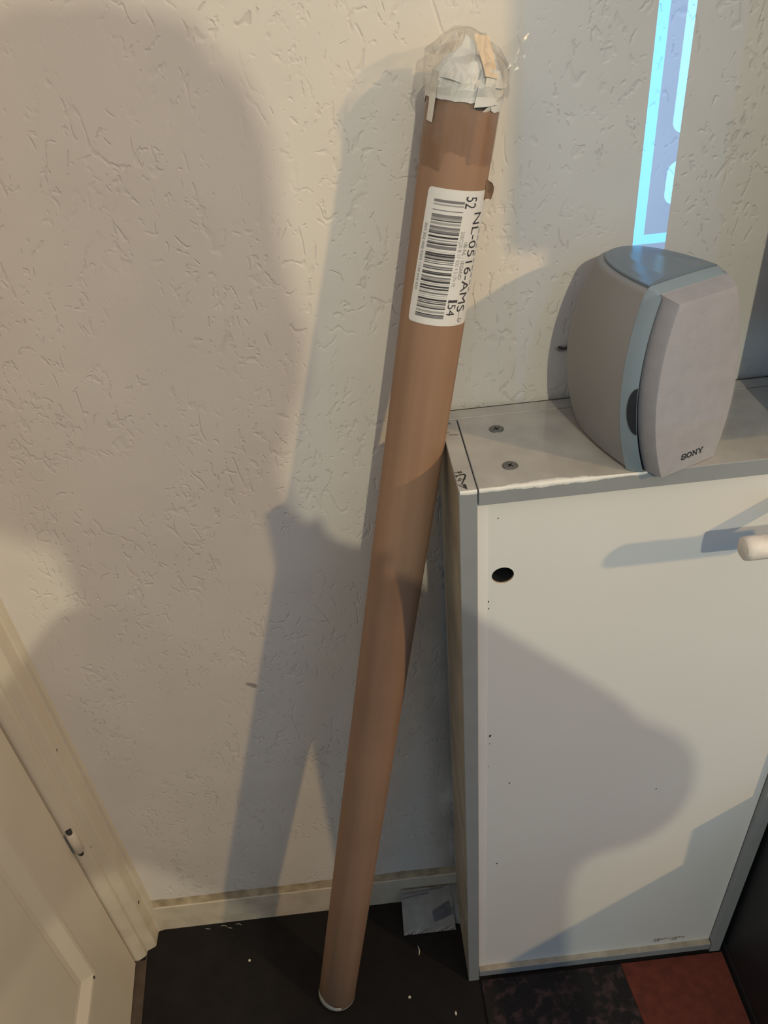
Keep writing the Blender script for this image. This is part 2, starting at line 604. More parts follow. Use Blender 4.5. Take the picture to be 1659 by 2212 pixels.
def loft_bm(rings, cap0=True, cap1=True, closed=True):
    bm = bmesh.new()
    R = [[bm.verts.new(p) for p in r] for r in rings]
    n = len(R[0])
    for a, b in zip(R, R[1:]):
        for i in range(n if closed else n - 1):
            j = (i + 1) % n
            bm.faces.new((a[i], a[j], b[j], b[i]))
    if cap0:
        bm.faces.new(R[0][::-1])
    if cap1:
        bm.faces.new(R[-1])
    bmesh.ops.recalc_face_normals(bm, faces=bm.faces[:])
    return bm


def tube_bm(pts, radius, n=10):
    """round tube along a polyline; radius may be a list"""
    pts = [Vector(p) for p in pts]
    rad = radius if isinstance(radius, (list, tuple)) else [radius] * len(pts)
    rings = []
    up = Vector((0.13, 0.31, 0.94))
    for i, p in enumerate(pts):
        d = (pts[min(i + 1, len(pts) - 1)] - pts[max(i - 1, 0)]).normalized()
        u = d.cross(up)
        if u.length < 1e-4:
            u = d.cross(Vector((1, 0, 0)))
        u.normalize()
        w = d.cross(u)
        rings.append([p + (u * math.cos(2 * math.pi * k / n) + w * math.sin(2 * math.pi * k / n)) * rad[i] for k in range(n)])
    return loft_bm(rings)


def noise1(seed):
    r = random.Random(seed)
    ph = [(r.uniform(0, 6.28), r.uniform(0.6, 1.4)) for _ in range(6)]

    def f(x):
        return sum(math.sin(x * (2 ** i) * s + p) / (1.5 ** i) for i, (p, s) in enumerate(ph)) / 2.2
    return f


_r = random.Random(99)
_WAVES = [[(Vector((_r.uniform(-1, 1), _r.uniform(-1, 1), _r.uniform(-1, 1))).normalized() * _r.uniform(0.7, 2.6), _r.uniform(0, 6.28)) for _ in range(7)] for _ in range(3)]


def nvec(p):
    """smooth repeatable 3-D noise vector"""
    return Vector([sum(math.sin(p.dot(k) * 2.2 + f) for k, f in w) / 4.2 for w in _WAVES])


def crumple(bm, amp, seed, freq=60.0):
    off = Vector((seed * 3.1, seed * 1.7, seed * 0.9))
    for v in bm.verts:
        v.co += nvec(v.co * freq + off) * amp


# ================================================================ THE ROOM
WY = 0.006       # plane of the back wall (baseboard front stands at y = 0)
bm = bmesh.new()
x0, x1, z0, z1 = -0.448, 3.2, 0.0, 2.6
vs = [bm.verts.new(p) for p in ((x0, WY, z0), (x1, WY, z0), (x1, WY, z1), (x0, WY, z1))]
bm.faces.new(vs)
ex = bmesh.ops.extrude_face_region(bm, geom=bm.faces[:])
for v in [g for g in ex['geom'] if isinstance(g, bmesh.types.BMVert)]:
    v.co.y += 0.10
bmesh.ops.recalc_face_normals(bm, faces=bm.faces[:])
struct(obj('wall_back', bm, 'wall'))

struct(obj('floor', box_bm(-1.2, 3.2, -3.6, 0.10, -0.08, 0.0), 'floor'))

# baseboard with a grimy sloping ledge
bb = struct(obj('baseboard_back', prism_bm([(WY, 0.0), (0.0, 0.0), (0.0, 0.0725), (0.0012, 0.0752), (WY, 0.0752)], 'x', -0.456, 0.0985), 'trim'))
bm = bmesh.new()
f1, f2 = noise1(3), noise1(8)
n = 90
rows = []
for i in range(n + 1):
    x = -0.456 + (0.0985 + 0.456) * i / n
    zt = 0.0905 + 0.0016 * f1(x * 40)
    yb = 0.0012 + 0.0006 * f2(x * 55)
    rows.append([bm.verts.new((x, yb, 0.0752)), bm.verts.new((x, 0.0040, 0.0815 + 0.0008 * f2(x * 70))), bm.verts.new((x, WY, zt))])
for a, b in zip(rows, rows[1:]):
    for k in range(2):
        bm.faces.new((a[k], b[k], b[k + 1], a[k + 1]))
bmesh.ops.recalc_face_normals(bm, faces=bm.faces[:])
obj('ledge', bm, 'grime', bb, True, 'grimy caulked ledge with brown dirt')

# casing of the door on the left (stepped cream moulding in the corner)
cas = [(-0.448, WY), (-0.4485, -0.0008), (-0.4540, -0.0012), (-0.4565, -0.0030), (-0.4568, -0.0255), (-0.4585, -0.0282), (-0.4705, -0.0335),
       (-0.4712, -0.0350), (-0.4714, -0.0405), (-0.4740, -0.0432), (-0.4835, -0.0490), (-0.4865, -0.0500), (-0.53, -0.0500), (-0.53, WY)]
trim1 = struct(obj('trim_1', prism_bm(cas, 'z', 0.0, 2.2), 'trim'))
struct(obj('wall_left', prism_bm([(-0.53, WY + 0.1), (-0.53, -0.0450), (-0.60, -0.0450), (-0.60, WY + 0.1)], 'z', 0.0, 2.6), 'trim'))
# small dark chips in the casing paint
for k, (x, y, z, r) in enumerate(((-0.4567, -0.0205, 0.548, 0.0022), (-0.4567, -0.0150, 0.128, 0.0026), (-0.4710, -0.0345, 0.335, 0.0016))):
    bm = bmesh.new()
    bmesh.ops.create_icosphere(bm, subdivisions=2, radius=r)
    for v in bm.verts:
        v.co = Vector((x + v.co.x * 0.25, y + v.co.y * (1.3 if k % 2 else 0.8), z + v.co.z))
    crumple(bm, r * 0.25, k, 400)
    obj('paint_chip', bm, 'stain', trim1, True)

# door leaf, opened a few degrees into the room; built in its own frame: u along the leaf, n towards the room
HP = Vector((-0.4872, -0.0525, 0.0))
DU = Vector((0.0804, -0.9968, 0)).normalized()
DN = Vector((0.9968, 0.0804, 0)).normalized()


def dpt(u, nn, z):
    return HP + DU * u + DN * nn + Vector((0, 0, z))


def slab_u(u0, u1, n0, n1, z0, z1):
    bm = bmesh.new()
    V = {}
    for i, u in enumerate((u0, u1)):
        for j, q in enumerate((n0, n1)):
            for k, z in enumerate((z0, z1)):
                V[i, j, k] = bm.verts.new(dpt(u, q, z))
    for q in (((0, 0, 0), (0, 0, 1), (0, 1, 1), (0, 1, 0)), ((1, 0, 0), (1, 1, 0), (1, 1, 1), (1, 0, 1)), ((0, 0, 0), (0, 1, 0), (1, 1, 0), (1, 0, 0)),
              ((0, 0, 1), (1, 0, 1), (1, 1, 1), (0, 1, 1)), ((0, 0, 0), (1, 0, 0), (1, 0, 1), (0, 0, 1)), ((0, 1, 0), (0, 1, 1), (1, 1, 1), (1, 1, 0))):
        bm.faces.new([V[i] for i in q])
    bmesh.ops.recalc_face_normals(bm, faces=bm.faces[:])
    return bm


def door_leaf():
    bm = bmesh.new()
    W, Hh, T = 0.78, 2.05, 0.038
    pu0, pu1, pz0, pz1 = 0.100, 0.68, 0.200, 0.95       # outer edge of the lower moulded panel
    bw, dp = 0.034, 0.010
    zlo = 0.006
    # front face with a hole for the moulded panel
    us = [0.0032, pu0, pu1, W]
    zs = [zlo, pz0, pz1, Hh]
    g = {(i, k): bm.verts.new(dpt(us[i], 0, zs[k])) for i in range(4) for k in range(4)}
    for i in range(3):
        for k in range(3):
            if (i, k) != (1, 1):
                bm.faces.new((g[i, k], g[i + 1, k], g[i + 1, k + 1], g[i, k + 1]))
    ring0 = [g[1, 1], g[2, 1], g[2, 2], g[1, 2]]

    def ring(off, dep):
        return [bm.verts.new(dpt(u, dep, z)) for u, z in ((pu0 + off, pz0 + off), (pu1 - off, pz0 + off), (pu1 - off, pz1 - off), (pu0 + off, pz1 - off))]
    prev = ring0
    for off, dep in ((0.0025, 0.0016), (0.008, 0.0008), (bw * 0.75, -dp * 0.92), (bw, -dp), (bw + 0.004, -dp * 0.9)):
        r = ring(off, dep)
        for a in range(4):
            b = (a + 1) % 4
            bm.faces.new((prev[a], prev[b], r[b], r[a]))
        prev = r
    bm.faces.new(prev)
    # sides and back
    back = [bm.verts.new(dpt(u, -T, z)) for u, z in ((us[0], zlo), (W, zlo), (W, Hh), (us[0], Hh))]
    bm.faces.new(back[::-1])
    bot = [g[i, 0] for i in range(4)]
    bm.faces.new(bot[::-1] + [back[0], back[1]])
    top = [g[i, 3] for i in range(4)]
    bm.faces.new(top + [back[2], back[3]])
    lft = [g[0, k] for k in range(4)]
    bm.faces.new(lft + [back[3], back[0]])
    rgt = [g[3, k] for k in range(4)]
    bm.faces.new(rgt[::-1] + [back[1], back[2]])
    bmesh.ops.recalc_face_normals(bm, faces=bm.faces[:])
    return bm


door = struct(obj('door_1', door_leaf(), 'door'), 'cream panelled door ajar at the left edge')
hb = tube_bm([(-0.4795, -0.0492, 0.352), (-0.4795, -0.0492, 0.353), (-0.4795, -0.0492, 0.396), (-0.4795, -0.0492, 0.397)], [0.0055, 0.0068, 0.0068, 0.0055], 16)
hinge = obj('hinge', hb, 'trim', door, True)
for zz in (0.346, 0.400):
    obj('hinge_pin', tube_bm([(-0.4795, -0.0492, zz - 0.004), (-0.4795, -0.0492, zz + 0.004)], [0.0035, 0.0042], 10), 'stain', hinge, True, 'dark grimy pin end')
# dark nail hole on the panel moulding
bm = bmesh.new()
bmesh.ops.create_icosphere(bm, subdivisions=2, radius=0.0028)
for v in bm.verts:
    v.co = dpt(0.112, 0.0006, 0.206) + v.co * 0.9
obj('paint_chip', bm, 'stain', door, True)
struct(obj('trim_2', prism_bm([(-0.528, -0.0505), (-0.4716, -0.0505), (-0.4700, -0.0415), (-0.4300, -0.60), (-0.528, -0.60)], 'z', 0.0, 0.0025), 'threshold'), 'dark brown threshold strip under the door')


# ================================================================ CABINET
XL, XR, FY, HC, T = 0.08161, 0.50029, -0.14508, 0.99452, 0.018
RACK = -0.00406       # the carcass is slightly out of square


def rk(bm):
    for v in bm.verts:
        v.co.x += RACK * (1 - v.co.z / HC)
    return bm


cab = thing('cabinet', 'narrow white fronted cabinet with grey edges standing against the wall', 'cabinet', ((XL + XR) / 2 + RACK, FY / 2, 0))
cabM = Matrix.Translation(cab.location).inverted()


def cpart(name, bm, material, parent=None, smooth=False, label=None):
    o = obj(name, bm, material, parent or cab, smooth, label)
    if parent is None:
        o.matrix_parent_inverse = cabM
    return o


BACK = 0.0012
GAP = 0.0009
side = cpart('side_board', rk(box_bm(XL, XL + T - GAP, FY, BACK - T - 0.0010, 0, HC, 0.0006, 1)), 'lam_edge')
side2 = cpart('side_board', rk(box_bm(XR - T + GAP, XR, FY, BACK - T - 0.0006, 0.003, HC, 0.0006, 1)), 'lam_edge')
# laminate skins on the top ends of the boards
top = cpart('top_board', rk(box_bm(XL + T, XR - T, FY, BACK - T - 0.0006, HC - T, HC, 0.0006, 1)), ('lam_edge', 'lam_top'))
for o in (top, side):
    if len(o.data.materials) < 2:
        o.data.materials.append(M['lam_top'])
    for p in o.data.polygons:
        if p.normal.z > 0.9 and p.center.z > HC - 0.002:
            p.material_index = 1
side.data.materials.append(M['lam_side'])
for p in side.data.polygons:
    if p.normal.x < -0.9:
        p.material_index = 2
backb = cpart('back_board', rk(box_bm(XL, XR, BACK - T, BACK, 0.092, HC + 0.0004, 0.0006, 1)), 'lam_top')
cpart('gap_shade_strip', rk(box_bm(XL + 0.001, XR - 0.001, BACK + 0.0003, BACK + 0.0042, 0.10, HC - 0.0015)), 'dark', label='dark strip for the shade in the gap behind the cabinet')  # black strip put in as the shade of the gap at the wall
bot = cpart('bottom_board', rk(box_bm(XL + T, XR - T, FY + 0.0008, BACK - T - 0.0006, 0.0108, 0.0280, 0.0006, 1)), ('lam_edge', 'stain_brown'))
for p in bot.data.polygons:
    if p.normal.z > 0.9:
        p.material_index = 1

# front panel with a round hole
PY = -0.1350
px0, px1, pz0, pz1 = XL + T + 0.0112, XR - T, 0.0281, HC - T
hx, hz, hr = 0.1257, 0.8790, 0.0113


def panel_with_hole():
    bm = bmesh.new()
    n = 32
    q = []
    ring_f, ring_b = [], []
    for k in range(n):
        a = 2 * math.pi * k / n
        ring_f.append((hx + hr * math.cos(a), hz + hr * 0.92 * math.sin(a)))
    s = 0.0135
    sq = []
    for k in range(n):
        a = 2 * math.pi * k / n
        c_, s_ = math.cos(a), math.sin(a)
        k_ = s / max(abs(c_), abs(s_))
        sq.append((hx + c_ * k_, hz + s_ * k_))
    def V(p, y):
        return bm.verts.new((p[0], y, p[1]))
    F = [V(p, PY) for p in ring_f]
    B = [V(p, PY + 0.0085) for p in ring_f]
    S = [V(p, PY) for p in sq]
    for k in range(n):
        j = (k + 1) % n
        bm.faces.new((F[k], F[j], S[j], S[k]))
        f = bm.faces.new((F[k], B[k], B[j], F[j]))
        f.material_index = 1
    # frame from the square to the panel edges
    xs = [px0, hx - s, hx + s, px1]
    zs = [pz0, hz - s, hz + s, pz1]
    G = {}
    for i in range(4):
        for k in range(4):
            G[i, k] = V((xs[i], zs[k]), PY)
    for i in range(3):
        for k in range(3):
            if (i, k) != (1, 1):
                bm.faces.new((G[i, k], G[i + 1, k], G[i + 1, k + 1], G[i, k + 1]))
    bmesh.ops.remove_doubles(bm, verts=bm.verts[:], dist=1e-6)
    # thickness behind
    bk = [V(p, PY + 0.0085) for p in ((px0, pz0), (px1, pz0), (px1, pz1), (px0, pz1))]
    fr = [V(p, PY) for p in ((px0, pz0), (px1, pz0), (px1, pz1), (px0, pz1))]
    for k in range(4):
        bm.faces.new((fr[k], bk[k], bk[(k + 1) % 4], fr[(k + 1) % 4]))
    bmesh.ops.recalc_face_normals(bm, faces=bm.faces[:])
    return bm


panel = cpart('front_panel', rk(panel_with_hole()), ('lam_white', 'wood_raw'))
cpart('filler_strip', rk(box_bm(XL + T, px0 - 0.0002, PY - 0.0010, PY + 0.012, pz0, pz1, 0.0005, 1)), 'lam_white2', label='brighter white filler strip')
# dark lining of the knob hole (a cup behind the panel)
bm = bmesh.new()
n = 32
rr = [[(hx + (hr - 0.0003) * math.cos(2 * math.pi * k / n), y, hz + (hr * 0.92 - 0.0003) * math.sin(2 * math.pi * k / n)) for k in range(n)] for y in (PY + 0.0016, PY + 0.03)]
rk(bm)
bm.free()
cup = loft_bm(rr, False, True)
cpart('knob_hole', rk(cup), 'dark', label='dark empty knob hole')
# specks on the panel
for k, (x, z, r) in enumerate(((0.120, 0.952, 0.0009), (0.1145, 0.625, 0.0016), (0.1140, 0.610, 0.0008), (0.1112, 0.845, 0.0010), (0.1113, 0.835, 0.0012), (0.140, 0.525, 0.0010),
                               (0.126, 0.337, 0.0018), (0.113, 0.565, 0.0006), (0.335, 0.475, 0.0012))):
    bm = bmesh.new()
    bmesh.ops.create_icosphere(bm, subdivisions=1, radius=r)
    for v in bm.verts:
        v.co = Vector((x + v.co.x, PY - 0.0001 + v.co.y * 0.15, z + v.co.z * (1.5 if k % 2 else 0.8) + v.co.x * 0.6))
    cpart('speck', rk(bm), 'stain', smooth=True)
# glue residue of a removed sticker at the foot of the panel
bm = bmesh.new()
f1 = noise1(21)
for seg in range(9):
    xa = 0.388 + seg * 0.0058 + 0.0006 * f1(seg)
    xb = xa + 0.0046 + 0.001 * f1(seg * 2.3)
    zc = 0.0465 + 0.0012 * f1(seg * 1.7) - 0.00012 * seg
    hgt = 0.0018 + 0.0012 * abs(f1(seg * 3.1))
    vs = [bm.verts.new((x, PY - 0.00025, z)) for x, z in ((xa, zc - hgt), (xb, zc - hgt * 0.8), (xb + 0.001, zc + hgt * 0.7), (xa + 0.0005, zc + hgt))]
    bm.faces.new(vs)
    if seg in (0, 1, 5, 6):
        zc -= 0.0055
        vs = [bm.verts.new((x, PY - 0.00025, z)) for x, z in ((xa, zc - hgt), (xb, zc - hgt * 0.6), (xb, zc + hgt * 0.5), (xa, zc + hgt * 0.9))]
        bm.faces.new(vs)
cpart('sticker_residue', rk(bm), 'stain_brown', label='scuffed brown remains of a sticker')

# ragged white filler along the top front edge
def chip_strip(xa, xb, seed, wtop, wfront, taper_end=False):
    bm = bmesh.new()
    f1, f2 = noise1(seed), noise1(seed + 5)
    n = max(8, int((xb - xa) / 0.0022))
    rows = []
    for i in range(n + 1):
        t = i / n
        x = xa + (xb - xa) * t
        k = 1.0
        if taper_end:
            k = min(1.0, (1 - t) * 3.0) * (0.45 + 0.75 * math.exp(-((t - 0.42) / 0.28) ** 2)) + 0.02
        a = max(0.0006, wtop * k * (1 + 0.45 * (0.6 * f1(x * 75) + 0.4 * f1(x * 310))))
        b = max(0.0006, wfront * (0.6 + 0.4 * k) * (1 + 0.35 * (0.6 * f2(x * 110) + 0.4 * f2(x * 420))))
        lift = 0.0006
        rows.append([bm.verts.new(p) for p in ((x, FY + a, HC + 0.00015), (x, FY + a * 0.5, HC + lift), (x, FY - lift * 0.8, HC + lift * 0.5), (x, FY - lift, HC - b * 0.5), (x, FY - 0.00015, HC - b))])
    for a, b in zip(rows, rows[1:]):
        for k in range(4):
            bm.faces.new((a[k], b[k], b[k + 1], a[k + 1]))
    bmesh.ops.recalc_face_normals(bm, faces=bm.faces[:])
    return bm


cpart('chipped_edge', rk(chip_strip(XL + 0.0008, XL + T - 0.0012, 4, 0.0016, 0.0040)), 'chip', side, True, 'chipped white edge')
cpart('chipped_edge', rk(chip_strip(XL + T + 0.0004, 0.2545, 9, 0.0042, 0.0036, True)), 'chip', top, True, 'long chipped white edge')

# countersunk cross-head screws
def screw(x, y, rot):
    bm = bmesh.new()
    n = 28
    rings = []
    for r, z in ((0.0076, -0.0003), (0.0076, 0.0002), (0.0070, 0.0006), (0.0050, 0.0009), (0.0026, 0.0008)):
        rings.append([(x + r * math.cos(2 * math.pi * k / n), y + r * math.sin(2 * math.pi * k / n), HC + z) for k in range(n)])
    bm = loft_bm(rings, False, True)
    s = cpart('screw', rk(bm), 'screw', top, True)
    bm = bmesh.new()
    for a in (rot, rot + math.pi / 2):
        c_, s_ = math.cos(a), math.sin(a)
        vs = [bm.verts.new((x + p * c_ - q * s_, y + p * s_ + q * c_, HC + 0.00105)) for p, q in ((-0.0036, -0.0004), (0, -0.0009), (0.0036, -0.0004), (0.0036, 0.0004), (0, 0.0009), (-0.0036, 0.0004))]
        bm.faces.new(vs)
    cpart('cross_slot', rk(bm), 'stain', s) if False else obj('cross_slot', rk(bm), 'stain', top)


screw(0.1353, -0.0442, 0.3)
screw(0.1354, -0.1115, 0.9)

# black pen drawing on the end of the left side board: an arrow, small letters and a filled wedge
def stroke(bm, pts, w, z):
    for a, b in zip(pts, pts[1:]):
        a, b = Vector((*a, 0)), Vector((*b, 0))
        d = (b - a).normalized() * w * 0.5
        q = Vector((-d.y, d.x, 0))
        vs = [bm.verts.new((p.x, p.y, z)) for p in (a - d - q, b + d - q, b + d + q, a - d + q)]
        bm.faces.new(vs)


bm = bmesh.new()
zt = HC + 0.00035


def dr(px, py):
    """drawing grid (view pixels of the close-up) to the board's top"""
    # measured anchors: (375,390)->(0.0833,-0.1139)  (905,560)->(0.0943,-0.1268)  (480,800)->(0.0822,-0.1351)
    u = (px - 375, py - 390)
    ax, bx, ay, by = 2.47e-5, -1.25e-5, 0.0, -0.0000487
    x = 0.0824 + (px - 375 - (py - 390) * 0.265) * 2.05e-5
    y = -0.1130 + (py - 390) * -5.0e-5
    return (x, y)


stroke(bm, [dr(380, 400), dr(560, 410), dr(680, 395)], 0.0007, zt)
stroke(bm, [dr(540, 375), dr(600, 440)], 0.0007, zt)
stroke(bm, [dr(660, 380), dr(690, 420)], 0.0011, zt)
stroke(bm, [dr(450, 520), dr(640, 490), dr(800, 480), dr(870, 525), dr(830, 590)], 0.0013, zt)
stroke(bm, [dr(740, 630), dr(850, 640)], 0.0009, zt)
stroke(bm, [dr(830, 590), dr(670, 790)], 0.0013, zt)
stroke(bm, [dr(430, 500), dr(455, 545)], 0.0010, zt)
pts = [dr(605 + 50 * math.cos(a * 0.524), 640 + 40 * math.sin(a * 0.524)) for a in range(13)]
stroke(bm, pts, 0.0006, zt)
stroke(bm, [dr(555, 640), dr(480, 680)], 0.0006, zt)
stroke(bm, [dr(510, 800), dr(880, 960)], 0.0008, zt)
bm.faces.new([bm.verts.new((*dr(*p), zt)) for p in ((690, 830), (780, 790), (860, 830), (890, 950), (800, 910))])
cpart('pen_drawing', rk(bm), 'stain', side, label='black pen drawing of an arrow and letters')
bm = bmesh.new()
stroke(bm, [(0.0875, -0.046), (0.0960, -0.047)], 0.0011, zt)
stroke(bm, [(0.0830, -0.030), (0.0865, -0.024), (0.0900, -0.0235)], 0.0030, zt)
stroke(bm, [(0.0835, -0.042), (0.0880, -0.041)], 0.0008, zt)
cpart('pen_mark', rk(bm), 'ink_grey', side)

# dowel handle across the front, standing off on a post (only its left end is in view)
dw = bmesh.new()
rings = []
n = 22
f1 = noise1(31)
for i, (x, r) in enumerate(((0.3262, 0.0098), (0.3270, 0.0109), (0.3310, 0.0113), (0.345, 0.0112), (0.358, 0.0114), (0.375, 0.0112), (0.42, 0.0113), (0.447, 0.0112), (0.448, 0.0104))):
    rings.append([(x + 0.0007 * f1(k * 0.8), -0.2050 + (r + 0.0004 * f1(k * 1.3 + i)) * math.cos(2 * math.pi * k / n), 0.9425 + (r + 0.0004 * f1(k * 2.1 + i * 1.7)) * math.sin(2 * math.pi * k / n)) for k in range(n)])
dw.free()
hd = cpart('handle', rk(loft_bm(rings)), 'dowel', panel, True, 'peeling white dowel handle')
cpart('handle_post', rk(tube_bm([(0.40, -0.1345, 0.9425), (0.40, -0.200, 0.9425)], 0.009, 14)), 'dowel', panel, True)

# ================================================================ MAILING TUBE
TP0 = Vector((-0.1404, -0.13983, 0.00613))
TP1 = Vector((0.1099, -0.03199, 1.30))
TA = (TP1 - TP0).normalized()
TU = TA.cross(Vector((0, 1, 0))).normalized()
TW = TA.cross(TU).normalized()
TR = 0.02953
tube = thing('mailing_tube', 'long brown cardboard mailing tube leaning on the wall beside the cabinet', 'tube', TP0)
tube.rotation_mode = 'QUATERNION'
tube.rotation_quaternion = Matrix((TU, TW, TA)).transposed().to_quaternion()


def tl(t, deg, r=TR):
    """local point at height t along the tube and angle deg (0 = left, 90 = room side, 180 = right)"""
    a = math.radians(deg)
    return Vector((r * math.cos(a), r * math.sin(a), t - 0.0015 if t > 1.0 else t))


n = 72
prof = [(TR - 0.003, 0.030), (TR - 0.003, 0.0), (TR - 0.0006, 0.0), (TR, 0.0006), (TR, 0.30), (TR, 0.60), (TR, 0.90), (TR, 1.20), (TR, 1.3235), (TR - 0.0008, 1.3243), (TR - 0.0026, 1.3243), (TR - 0.003, 1.28)]
rings = [[tl(z, 360 * k / n, r) for k in range(n)] for r, z in prof]
obj('tube_body', loft_bm(rings, True, True), 'card', tube, True)


def patch(name, t_lo, t_hi, deg_lo, deg_hi, r, material, parent, nt=6, nd=40, label=None, round_c=0.0, skew=0.0, edge=None, thick=0.0):
    """paper or tape patch lying on the tube; edge(deg)->(dt_lo, dt_hi) makes torn ends"""
    bm = bmesh.new()
    rows = []
    for i in range(nt + 1):
        row = []
        for j in range(nd + 1):
            f = j / nd
            d = deg_lo + (deg_hi - deg_lo) * f
            lo, hi = t_lo, t_hi
            if round_c:
                arc = math.radians(1) * TR
                ex = min(d - deg_lo, deg_hi - d) * arc
                if ex < round_c:
                    q = round_c - math.sqrt(max(0, round_c ** 2 - (round_c - ex) ** 2))
                    lo += q
                    hi -= q
            if edge:
                e = edge(d)
                lo += e[0]
                hi += e[1]
            t = lo + (hi - lo) * i / nt
            row.append(bm.verts.new(tl(t, d + skew * (t - t_lo) / (t_hi - t_lo), r)))
        rows.append(row)
    for a, b in zip(rows, rows[1:]):
        for j in range(nd):
            bm.faces.new((a[j], a[j + 1], b[j + 1], b[j]))
    bmesh.ops.recalc_face_normals(bm, faces=bm.faces[:])
    o = obj(name, bm, material, parent, True, label)
    return o


# --- address label with bar code
LT0, LT1, LD0, LSK = 1.1437, 1.2562, 34.0, 9.0
label = patch('address_label', LT0, LT1, LD0, LD0 + 124, TR + 0.00025, 'label', tube, 8, 96, 'white bar code address label', 0.0035, LSK)


def lab(t, phi, lift=0.00045):
    return tl(t, LD0 + LSK * (t - LT0) / (LT1 - LT0) + phi, TR + lift)


def bar(bm, ta, tb, p0, p1, lift=0.0004, nseg=14):
    prev = None
    for j in range(nseg + 1):
        p = p0 + (p1 - p0) * j / nseg
        cur = (bm.verts.new(lab(ta, p, lift)), bm.verts.new(lab(tb, p, lift)))
        if prev:
            bm.faces.new((prev[0], cur[0], cur[1], prev[1]))
        prev = cur


# printed bars read from the photograph: (start, end, tone) down the left edge of the code, 295..1890
BARS = [(295, 330, 1), (350, 368, 2), (425, 436, 1), (480, 520, 1), (520, 545, 2), (552, 566, 0), (582, 612, 2), (635, 664, 1), (664, 684, 2), (690, 722, 1), (722, 734, 0), (760, 786, 0), (808, 820, 1),
        (838, 848, 1), (852, 872, 0), (885, 930, 1), (960, 966, 2), (984, 1006, 0), (1010, 1034, 0), (1034, 1056, 2), (1060, 1080, 0), (1096, 1104, 0), (1120, 1130, 0), (1160, 1184, 1), (1192, 1206, 0), (1238, 1252, 0),
        (1256, 1280, 0), (1308, 1330, 1), (1336, 1356, 2), (1360, 1386, 0), (1402, 1410, 2), (1428, 1452, 0), (1466, 1488, 0), (1502, 1508, 2), (1524, 1546, 1), (1562, 1570, 2), (1590, 1596, 2), (1614, 1640, 0),
        (1652, 1662, 0), (1674, 1690, 0), (1706, 1740, 2), (1742, 1758, 0), (1784, 1816, 2), (1836, 1852, 0), (1856, 1890, 1)]
tones = ('ink', 'ink_grey', 'ink_pale')
bms = [bmesh.new() for _ in tones]
for a, b, k in BARS:
    ta = 1.2477 - (a - 295) / (1890 - 295) * (1.2477 - 1.1500)
    tb = 1.2477 - (b - 295) / (1890 - 295) * (1.2477 - 1.1500)
    bar(bms[k], ta, tb, 13.5, 63.0)
for k, nm in enumerate(('black bars', 'grey bars', 'faint bars')):
    o = obj('bar_code', bms[k], tones[k], label, False, nm)


def text_on_label(name, txt, t_a, t_b, p_base, p_top, material='ink', lift=0.0005, bold=0.0):
    """text reading down the tube: start at t_a, end at t_b, baseline at angle p_base, cap tops at p_top"""
    cu = bpy.data.curves.new(name, 'FONT')
    cu.body = txt
    cu.size = 1.0
    cu.resolution_u = 3
    cu.offset = bold
    tmp = bpy.data.objects.new(name, cu)
    COL.objects.link(tmp)
    dg = bpy.context.evaluated_depsgraph_get()
    dg.update()
    me = bpy.data.meshes.new_from_object(tmp.evaluated_get(dg))
    bpy.data.objects.remove(tmp)
    bpy.data.curves.remove(cu)
    bm = bmesh.new()
    bm.from_mesh(me)
    bpy.data.meshes.remove(me)
    ymax = max(v.co.y for v in bm.verts)
    for k in range(1, 7):
        bmesh.ops.bisect_plane(bm, geom=bm.verts[:] + bm.edges[:] + bm.faces[:], plane_co=(0, ymax * k / 7, 0), plane_no=(0, 1, 0))
    xs = [v.co.x for v in bm.verts]
    ys = [v.co.y for v in bm.verts]
    xa, xb = min(xs), max(xs)
    ya, yb = 0.0, max(ys)
    for v in bm.verts:
        fx = (v.co.x - xa) / (xb - xa)
        fy = (v.co.y - ya) / (yb - ya)
        v.co = lab(t_a + (t_b - t_a) * fx, p_base + (p_top - p_base) * fy, lift)
    bmesh.ops.recalc_face_normals(bm, faces=bm.faces[:])
    return obj(name, bm, material, label)


text_on_label('printed_text', '52', 1.2518, 1.2425, 64.5, 85.5)
text_on_label('printed_text', 'NL-0516-AMS', 1.2392, 1.1560, 86.0, 105.0)
text_on_label('printed_text', 'I', 1.1668, 1.1646, 67.0, 83.0)
text_on_label('printed_text', '54', 1.1632, 1.1530, 67.0, 82.0)
bm = bmesh.new()
bar(bm, 1.1671, 1.1641, 66.4, 67.6, 0.0005, 2)
bar(bm, 1.1671, 1.1641, 82.4, 83.6, 0.0005, 2)
bar(bm, 1.1560, 1.1472, 92.6, 93.2, 0.0005, 2)
obj('printed_text', bm, 'ink', label)
text_on_label('printed_text', '20BCJ20 B 17 000 4 3 (7> M', 1.2245, 1.1790, 66.5, 73.0, 'ink_pale')
text_on_label('printed_text', '1BI-NL - 1EGANO', 1.2155, 1.1848, 75.5, 82.5, 'ink_grey')
text_on_label('printed_text', '020 202 000 9202 1130 010 020', 1.2278, 1.1720, 4.5, 9.0, 'ink_grey')
text_on_label('printed_text', 'D', 1.1500, 1.1462, 93.5, 101.0, 'ink_grey')
bm = bmesh.new()
for k in range(9):
    ta = 1.226 - k * 0.0062
    bar(bm, ta, ta - 0.0042, 109, 112.5, 0.0005, 2)
obj('printed_text', bm, 'ink_pale', label)

